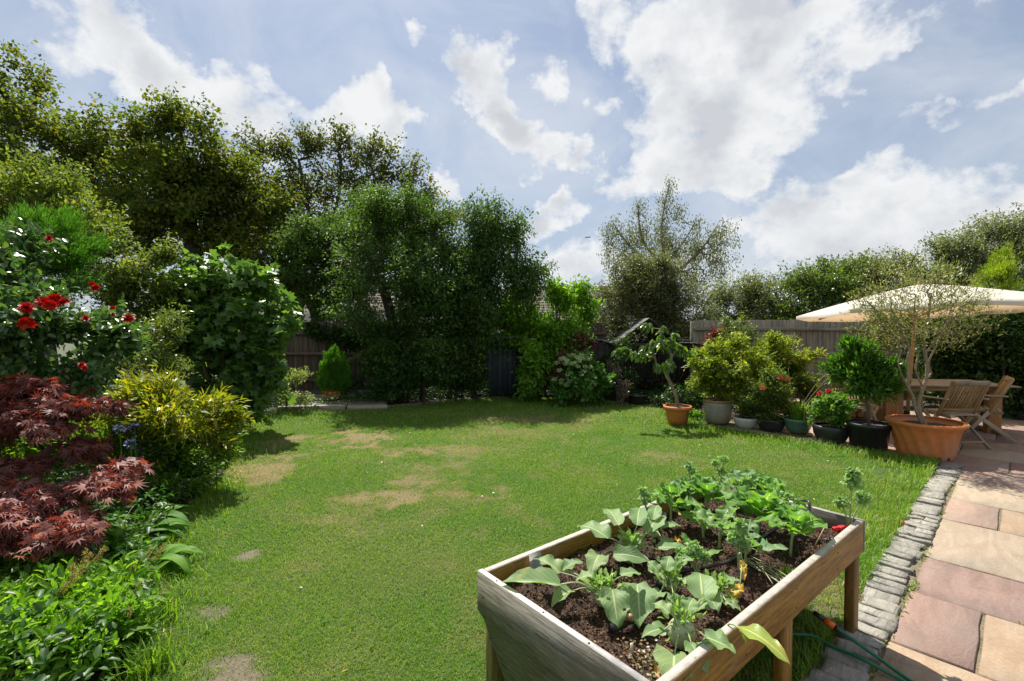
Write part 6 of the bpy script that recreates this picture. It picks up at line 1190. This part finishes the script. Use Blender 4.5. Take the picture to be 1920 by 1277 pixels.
for (px, py, h, n, Lr, Wr, mt, sp, lab) in [
    (1257, 990, .13, 8, (.09, .12), (.08, .10), lf_cabb, 1.0, 'tall stemmed cabbage at the far left of the leafy group'), (1330, 965, .10, 9, (.10, .13), (.09, .12), lf_cabb, 1.1, 'cabbage with broad upright leaves in the middle back of the group'),
    (1295, 955, .09, 8, (.10, .12), (.08, .11), lf_bluec, 1, 'blue green cabbage tucked between the two back cabbages'), (1385, 945, .09, 9, (.10, .13), (.08, .11), lf_bluec, 1.1, 'bluish cabbage at the far right corner of the leafy group'),
    (1348, 1035, .12, 6, (.08, .11), (.07, .09), lf_bluec, 1, 'single stemmed bluish cabbage in front of the leafy group'), (1420, 1000, .10, 11, (.12, .155), (.11, .14), lf_cabb, 1.1, 'largest bright green cabbage right of the middle'),
    (1482, 1042, .13, 9, (.10, .14), (.09, .12), lf_cabb, 1.2, 'bright green cabbage nearest the right side board'), (1440, 955, .08, 8, (.09, .12), (.08, .1), lf_cabb, 1, 'cabbage behind the largest one'),
    (1400, 1060, .08, 6, (.07, .10), (.05, .07), lf_bluec, 1, 'small cabbage with a wilting yellow leaf'), (1300, 1070, .05, 8, (.05, .08), (.03, .045), lf_cabb, .9, 'small young cabbage in the centre of the bed'), (1320, 1010, .06, 8, (.06, .1), (.05, .06), lf_cabb, 1, 'short bushy cabbage left of the single stemmed one')]:
    cabbage(lab, px, py, h, n, Lr, Wr, mt, spread=sp)
def kale(label, px, py, stems, nh=70):
    c = gp(px, py, .505); base = np.array([c[0], c[1], .505]); root = empty('kale', base, 0, label, 'kale', 'kale plants with curly heads in the raised planter'); Yb = c[1]
    for (hx, hy, r) in stems:
        r = r * K
        q = at(hx, hy, Yb) - base; put('stem', fm('stem', *tube(spline([[0, 0, -.01], q * [.3, .3, .5], q], 8), np.linspace(.0055, .003, 8), 6), True), m_stalk, root)
        d = unit(rng.normal(size=(nh, 3)) + [0, 0, .4]); P = q + d * r * rng.uniform(.3, 1, (nh, 1)) * [1, 1, .8]; V, F = inst(P, d + rng.normal(size=(nh, 3)) * .7, rng.normal(size=(nh, 3)) + [0, 0, .6], .024, .02, (OVAL[0] * [1, 1, 2.5], OVAL[1])); put('curly_head', fm('curly_head', V, F, True), lf_kale, root)
kale('tall branching kale by the right corner with three dark curly heads', 1592, 1004, [(1598, 905, .034), (1578, 942, .024), (1618, 935, .028), (1600, 888, .022)], 120)
kale('kale shoot standing highest at the far corner of the planter', 1355, 925, [(1357, 862, .022), (1342, 868, .016), (1352, 885, .016)], 50)
kale('thin kale shoot left of the far corner', 1298, 945, [(1298, 882, .016), (1290, 872, .012)], 40)
kale('pale kale rosette on the far end rim', 1408, 950, [(1402, 905, .032), (1425, 908, .026)], 80)
kale('pale curly kale head above the largest cabbage', 1455, 975, [(1455, 925, .022), (1478, 935, .024)], 60)
kale('small kale at the left edge of the leafy group', 1213, 985, [(1210, 935, .022), (1205, 920, .016)], 50)
kale('pale flowering kohlrabi shoot in front of the cabbages', 1385, 1075, [(1392, 1020, .028), (1378, 1010, .022), (1388, 985, .018)], 70)
kale('low leafy kale in the middle of the planter', 1307, 1080, [(1300, 1030, .026), (1280, 1040, .02), (1320, 1045, .02)], 60)
# yellow wilted leaves, overhanging leaf, stakes and bits
r_ = empty('wilted_leaf', gz(1385, 1120, .73), 0, 'yellow wilted leaves hanging in the middle of the bed', 'leaf'); b_ = gz(1385, 1120, .73)
gleaf(r_, b_, gz(1390, 1060, .80), gz(1390, 1095, .77), gz(1373, 1122, .735), .04, lf_yel, droop=.2, wave=.3, holes=.06); gleaf(r_, b_, gz(1385, 1040, .82), gz(1392, 1050, .80), gz(1396, 1085, .76), .025, lf_yel, droop=.2, wave=.35, holes=.08)
r_ = empty('overhanging_leaf', gz(1375, 1180, .79), 0, 'big drooping yellow green leaf hanging over the near side board', 'leaf'); b_ = gz(1375, 1180, .79)
gleaf(r_, b_, gz(1350, 1195, .75), gz(1385, 1176, .815), gz(1478, 1242, .80), .062, lf_over, droop=.55, wave=.10, fold=.2, pr=.004, lift=.03); gleaf(r_, b_, gz(1385, 1176, .815), gz(1386, 1180, .82), gz(1400, 1205, .79), .035, lf_over, droop=.4, pet=False)
def bit(name, label, cat, px, py, z, build, mat): q = gz(px, py, z); V, F = build(); o = put(name, fm(name, V, F, False), mat, None, Matrix.Translation(Vector(q)), label=label, cat=cat); return o
bit('dead_leaf', 'curled pinkish brown dead leaf behind the short cabbage', 'dead leaf', 1275, 966, .76, lambda: (lambda v: (v[0] @ np.array([[.8, .6, 0], [-.6, .8, 0], [0, 0, 1]]), [v[1]]))(leafgrid(.08, .05, droop=.5, fold=.6, wave=.2)[:2]), leafmat('pink_dead_leaf', (.5, .28, .16), (.6, .35, .22), trans=.2, rough=.6))
bit('dead_leaf', 'dry brown crumpled leaf at the bottom edge of the bed', 'dead leaf', 1228, 1262, .75, lambda: (lambda v: (v[0], [v[1]]))(leafgrid(.07, .06, droop=.7, fold=.7, wave=.3)[:2]), leafmat('brown_dead_leaf', (.35, .2, .1), (.45, .28, .15), trans=.2, rough=.6))
bit('dead_leaf', 'yellow brown dry leaf by the right side board', 'dead leaf', 1568, 1018, .74, lambda: (lambda v: (v[0], [v[1]]))(leafgrid(.045, .04, droop=.7, fold=.5, wave=.3)[:2]), lf_yel)
bit('dead_leaf', 'orange dry leaf scraps behind the middle kale', 'dead leaf', 1265, 1012, .735, lambda: (lambda v: (v[0], [v[1]]))(leafgrid(.05, .035, droop=.7, fold=.5, wave=.4)[:2]), lf_yel)
# plant label card
m_card = plain('grey_plastic_label', (.34, .34, .33), .5, var=.05, sc=60)
q = pw(.28, -.065, .568); V, F = boxd(0, 0, 0, .072, .002, .093, .0006); pc = put('plant_label', fm('plant_label', V, F), m_card, None, Matrix.Translation(Vector(q)) @ Matrix.Rotation(RZ, 4, 'Z') @ Matrix.Rotation(R(-14), 4, 'X'), label='grey plastic plant label leaning inside the far side board', cat='plant label')
m_ink = plain('faded_print', (.18, .18, .18), .6)
V, F = join([boxd(0, -.0012, .026 - i * .0062, .044 if i % 3 else .03, .0006, .0016, 0) for i in range(9)]); put('faded_print', fm('faded_print', V, F), m_ink, pc, kind='stuff')
# red clip
m_red = plain('red_plastic', (.62, .02, .03), .35, var=.05)
V, F = join([boxd(0, 0, 0, .06, .036, .045, .006), boxd(-.045, 0, .01, .04, .026, .02, .005)]); put('red_block', fm('red_block', V, F), m_red, None, Matrix.Translation(Vector(gz(1582, 994, .765))) @ Matrix.Rotation(R(10), 4, 'Z'), label='small bright red plastic block inside the right corner of the planter', cat='plastic block')
pts = gz(1570, 1012, .735) + rng.normal(0, .02, (9, 3)) * [1.4, 1, .2]; pebbles('pebbles', pts, rng.uniform(.008, .016, 9), m_slate, label='few grey pebbles at the foot of the branching kale', cat='pebbles', kind='stuff')
# irrigation pipe
ir = empty('irrigation_pipe', gz(1200, 1120, .73), 0, 'black irrigation pipe with connectors running along the soil', 'pipe'); b_ = gz(1200, 1120, .73)
pp = [gz(1160, 1172, .745), gz(1195, 1160, .735), gz(1235, 1120, .73), gz(1240, 1095, .735), gz(1262, 1075, .74), gz(1330, 1062, .745), gz(1375, 1048, .745), gz(1440, 1000, .74), gz(1500, 965, .77)]
put('hose', fm('hose', *tube(spline([q - b_ for q in pp], 50), .0085, 8), True), m_blackp, ir)
for (a_, c_) in (((1145, 1178), (1172, 1168)), ((1236, 1098), (1242, 1088))): V, F = tube([gz(*a_, .75) - b_, gz(*c_, .75) - b_], .016, 12); put('connector', fm('connector', V, F, True), m_blackp, ir)
V, F = tube([gz(1180, 1165, .74) - b_, gz(1182, 1155, .785) - b_], .009, 10); put('connector', fm('connector', V, F, True), m_rimp, ir)
h_ = empty('bent_pipe', pw(1.9, -.5, .6), 0, 'short black pipe bent over the far end board of the planter', 'pipe'); b_ = pw(1.9, -.5, .6)
put('hose', fm('hose', *tube(spline([pw(1.80, -.38, .53) - b_, pw(1.87, -.39, .61) - b_, pw(1.915, -.41, .622) - b_, pw(1.945, -.50, .60) - b_, pw(1.945, -.58, .615) - b_, pw(1.915, -.62, .62) - b_, pw(1.88, -.63, .56) - b_], 30), .008, 8), True), m_blackp, h_)
for k, (a_, c_, r0, lab) in enumerate([((1186, 1235), (1184, 1207), .005, 'cut pale vegetable stump standing in the soil near the camera'), ((1245, 1000), (1247, 962), .009, 'grey stone like stub behind the tall stemmed cabbage'), ((1525, 1030), (1548, 985), .003, 'thin bare dry stalk near the right side board')]):
    A_ = gz(*a_, .715); B_ = at(*c_, A_[1]); put('stub', fm('stub', *tube([A_ * 0, B_ - A_], r0, 8)), plain('stub_%s' % ('pale', 'grey', 'straw')[k], ((.5, .45, .33), (.2, .2, .18), (.38, .32, .18))[k], .7), None, Matrix.Translation(Vector(A_)), label=lab, cat='plant stub')
r_ = empty('spring_onion', gz(1440, 1075, .73), 0, 'limp straw coloured onion stalks lying across the soil to the near board', 'onion'); b_ = gz(1440, 1075, .73)
for i in range(9):
    s = gz(1400 + random.gauss(0, 5), 1048 + random.gauss(0, 3), .735); e = gz(1478 + random.gauss(0, 12), 1094 + random.gauss(0, 5), .75); put('stalk', fm('stalk', *tube(spline([s - b_, (s + e) / 2 - b_ + rng.normal(0, .008, 3), e - b_], 7), .0022, 5), True), leafmat('limp_stalk', (.28, .30, .16), (.4, .4, .26), trans=.2) if i == 0 else bpy.data.materials['limp_stalk'], r_)
tuft(0, 0, 40, .06, 'small green seedlings near the right side board', 'seedlings', lf_herb, .06, 'seedlings', None, tuple(gz(1480, 1085, .725)), w=.003)
n = 160; cc = gz(1215, 1235, .735); P = rng.normal(0, 1, (n, 3)) * [.06, .06, .003]
V, F = inst(P, rng.normal(size=(n, 3)) * [1, 1, .2], rng.normal(size=(n, 3)) * .4 + [0, 0, 1], .012, .011, OVAL); put('seedlings', fm('seedlings', V, F), leafmat('reddish_seedling', (.14, .18, .08), (.3, .2, .12), trans=.3), None, Matrix.Translation(Vector(cc)), label='tiny clover like seedlings around the pale stump', cat='seedlings', kind='stuff')
# green hoses
m_hose = plain('green_hose', (.006, .14, .062), .35, var=.1); m_oc = plain('orange_connector', (.75, .12, .01), .35, var=.05)
def hose(label, pts, conn=None):
    base = np.array(pts[0]) * [1, 1, 0]; root = empty('garden_hose', base, 0, label, 'hose'); c = spline([np.array(q) - base for q in pts], 60); put('hose', fm('hose', *tube(c, .0085, 10), True), m_hose, root)
    if conn:
        d = unit(c[1] - c[0]); put('connector', fm('connector', *tube([c[0] - d * .035, c[0] + d * .012], [.0155, .0165], 12), True), m_oc, root); put('tap_end', fm('tap_end', *tube([c[0] - d * .09, c[0] - d * .036], [.011, .014], 10), True), m_blackp, root); put('collar', fm('collar', *tube([c[0] + d * .013, c[0] + d * .034], [.0135, .012], 10), True), m_blackp, root)
hose('green hose with an orange connector coming out from under the planter', [gp(1560, 1172, .10), gp(1600, 1200, .07), gp(1650, 1236, .035), gp(1705, 1275, .012), gp(1790, 1325, .012), gp(1900, 1370, .012), gp(2100, 1450, .012)], True)
hose('plain green hose lying lower, crossing the cobbles beside the other hose', [pw(1.3, -.5, .02), gp(1510, 1190, .03), gp(1560, 1212, .02), gp(1620, 1238, .03), gp(1690, 1275, .014), gp(1760, 1315, .012), gp(1850, 1375, .012), gp(2000, 1500, .012)])
# daisies in the lawn, one poppy bud
def daisy(px, py, lab):
    q = gp(px, py, .03); r_ = empty('daisy', (q[0], q[1], 0), 0, lab, 'flower', 'small white specks of daisies in the lawn'); n = 12; a = np.linspace(0, 6.28, n, endpoint=False); V, F = inst(np.tile([[0, 0, .035]], (n, 1)), np.stack([np.cos(a), np.sin(a), 0 * a + .2], 1), np.tile([[0, 0, 1.]], (n, 1)), .012, .006, DIA); put('petals', fm('petals', V, F), m_white, r_); put('flower_stem', fm('flower_stem', *tube([[0, 0, 0], [0, 0, .035]], .001, 4)), lf_blade, r_)
for px, py, lab in [(1552, 865, 'white daisy in the lawn in front of the black tub'), (1075, 815, 'white daisy in the middle distance of the lawn'), (1330, 856, 'white daisy behind the kale shoots'), (925, 925, 'white daisy near the dry patches')]: daisy(px, py, lab)
r_ = empty('orange_bud', (*gp(1693, 1000)[:2], 0), 0, 'single orange flower bud beside the cobble edging', 'flower'); put('flower_stem', fm('flower_stem', *tube([[0, 0, 0], [0, 0, .07]], .0015, 5)), lf_blade, r_)
V, F = lathe([(.002, .065), (.01, .075), (.011, .09), (.004, .102)], 10); put('bud', fm('bud', V, F, True), plain('orange_bud_petal', (.5, .14, .04), .6), r_)
# distant aircraft
q = at(1102, 445, 1900); V, F = join([tube([[-12, 0, -.8], [-8, 0, 0], [8, 0, .2], [12, 0, .9]], [.8, 1.6, 1.6, .4], 8), boxd(0, 0, 0, 4, 26, .4, 0), boxd(10, 0, 2, 3, .4, 4, 0), boxd(10.5, 0, .8, 2, 9, .3, 0)])
ap = empty('airplane', q, R(10), 'tiny distant airplane low in the sky above the far houses', 'airplane'); put('fuselage', fm('fuselage', *tube([[-12, 0, -.8], [-8, 0, 0], [8, 0, .2], [12, 0, .9]], [.8, 1.6, 1.6, .4], 8), True), m_glass, ap); put('wing', fm('wing', *boxd(0, 0, 0, 4, 26, .4, 0)), m_glass, ap); put('tail', fm('tail', *join([boxd(10, 0, 2, 3, .4, 4, 0), boxd(10.5, 0, .8, 2, 9, .3, 0)])), m_glass, ap)
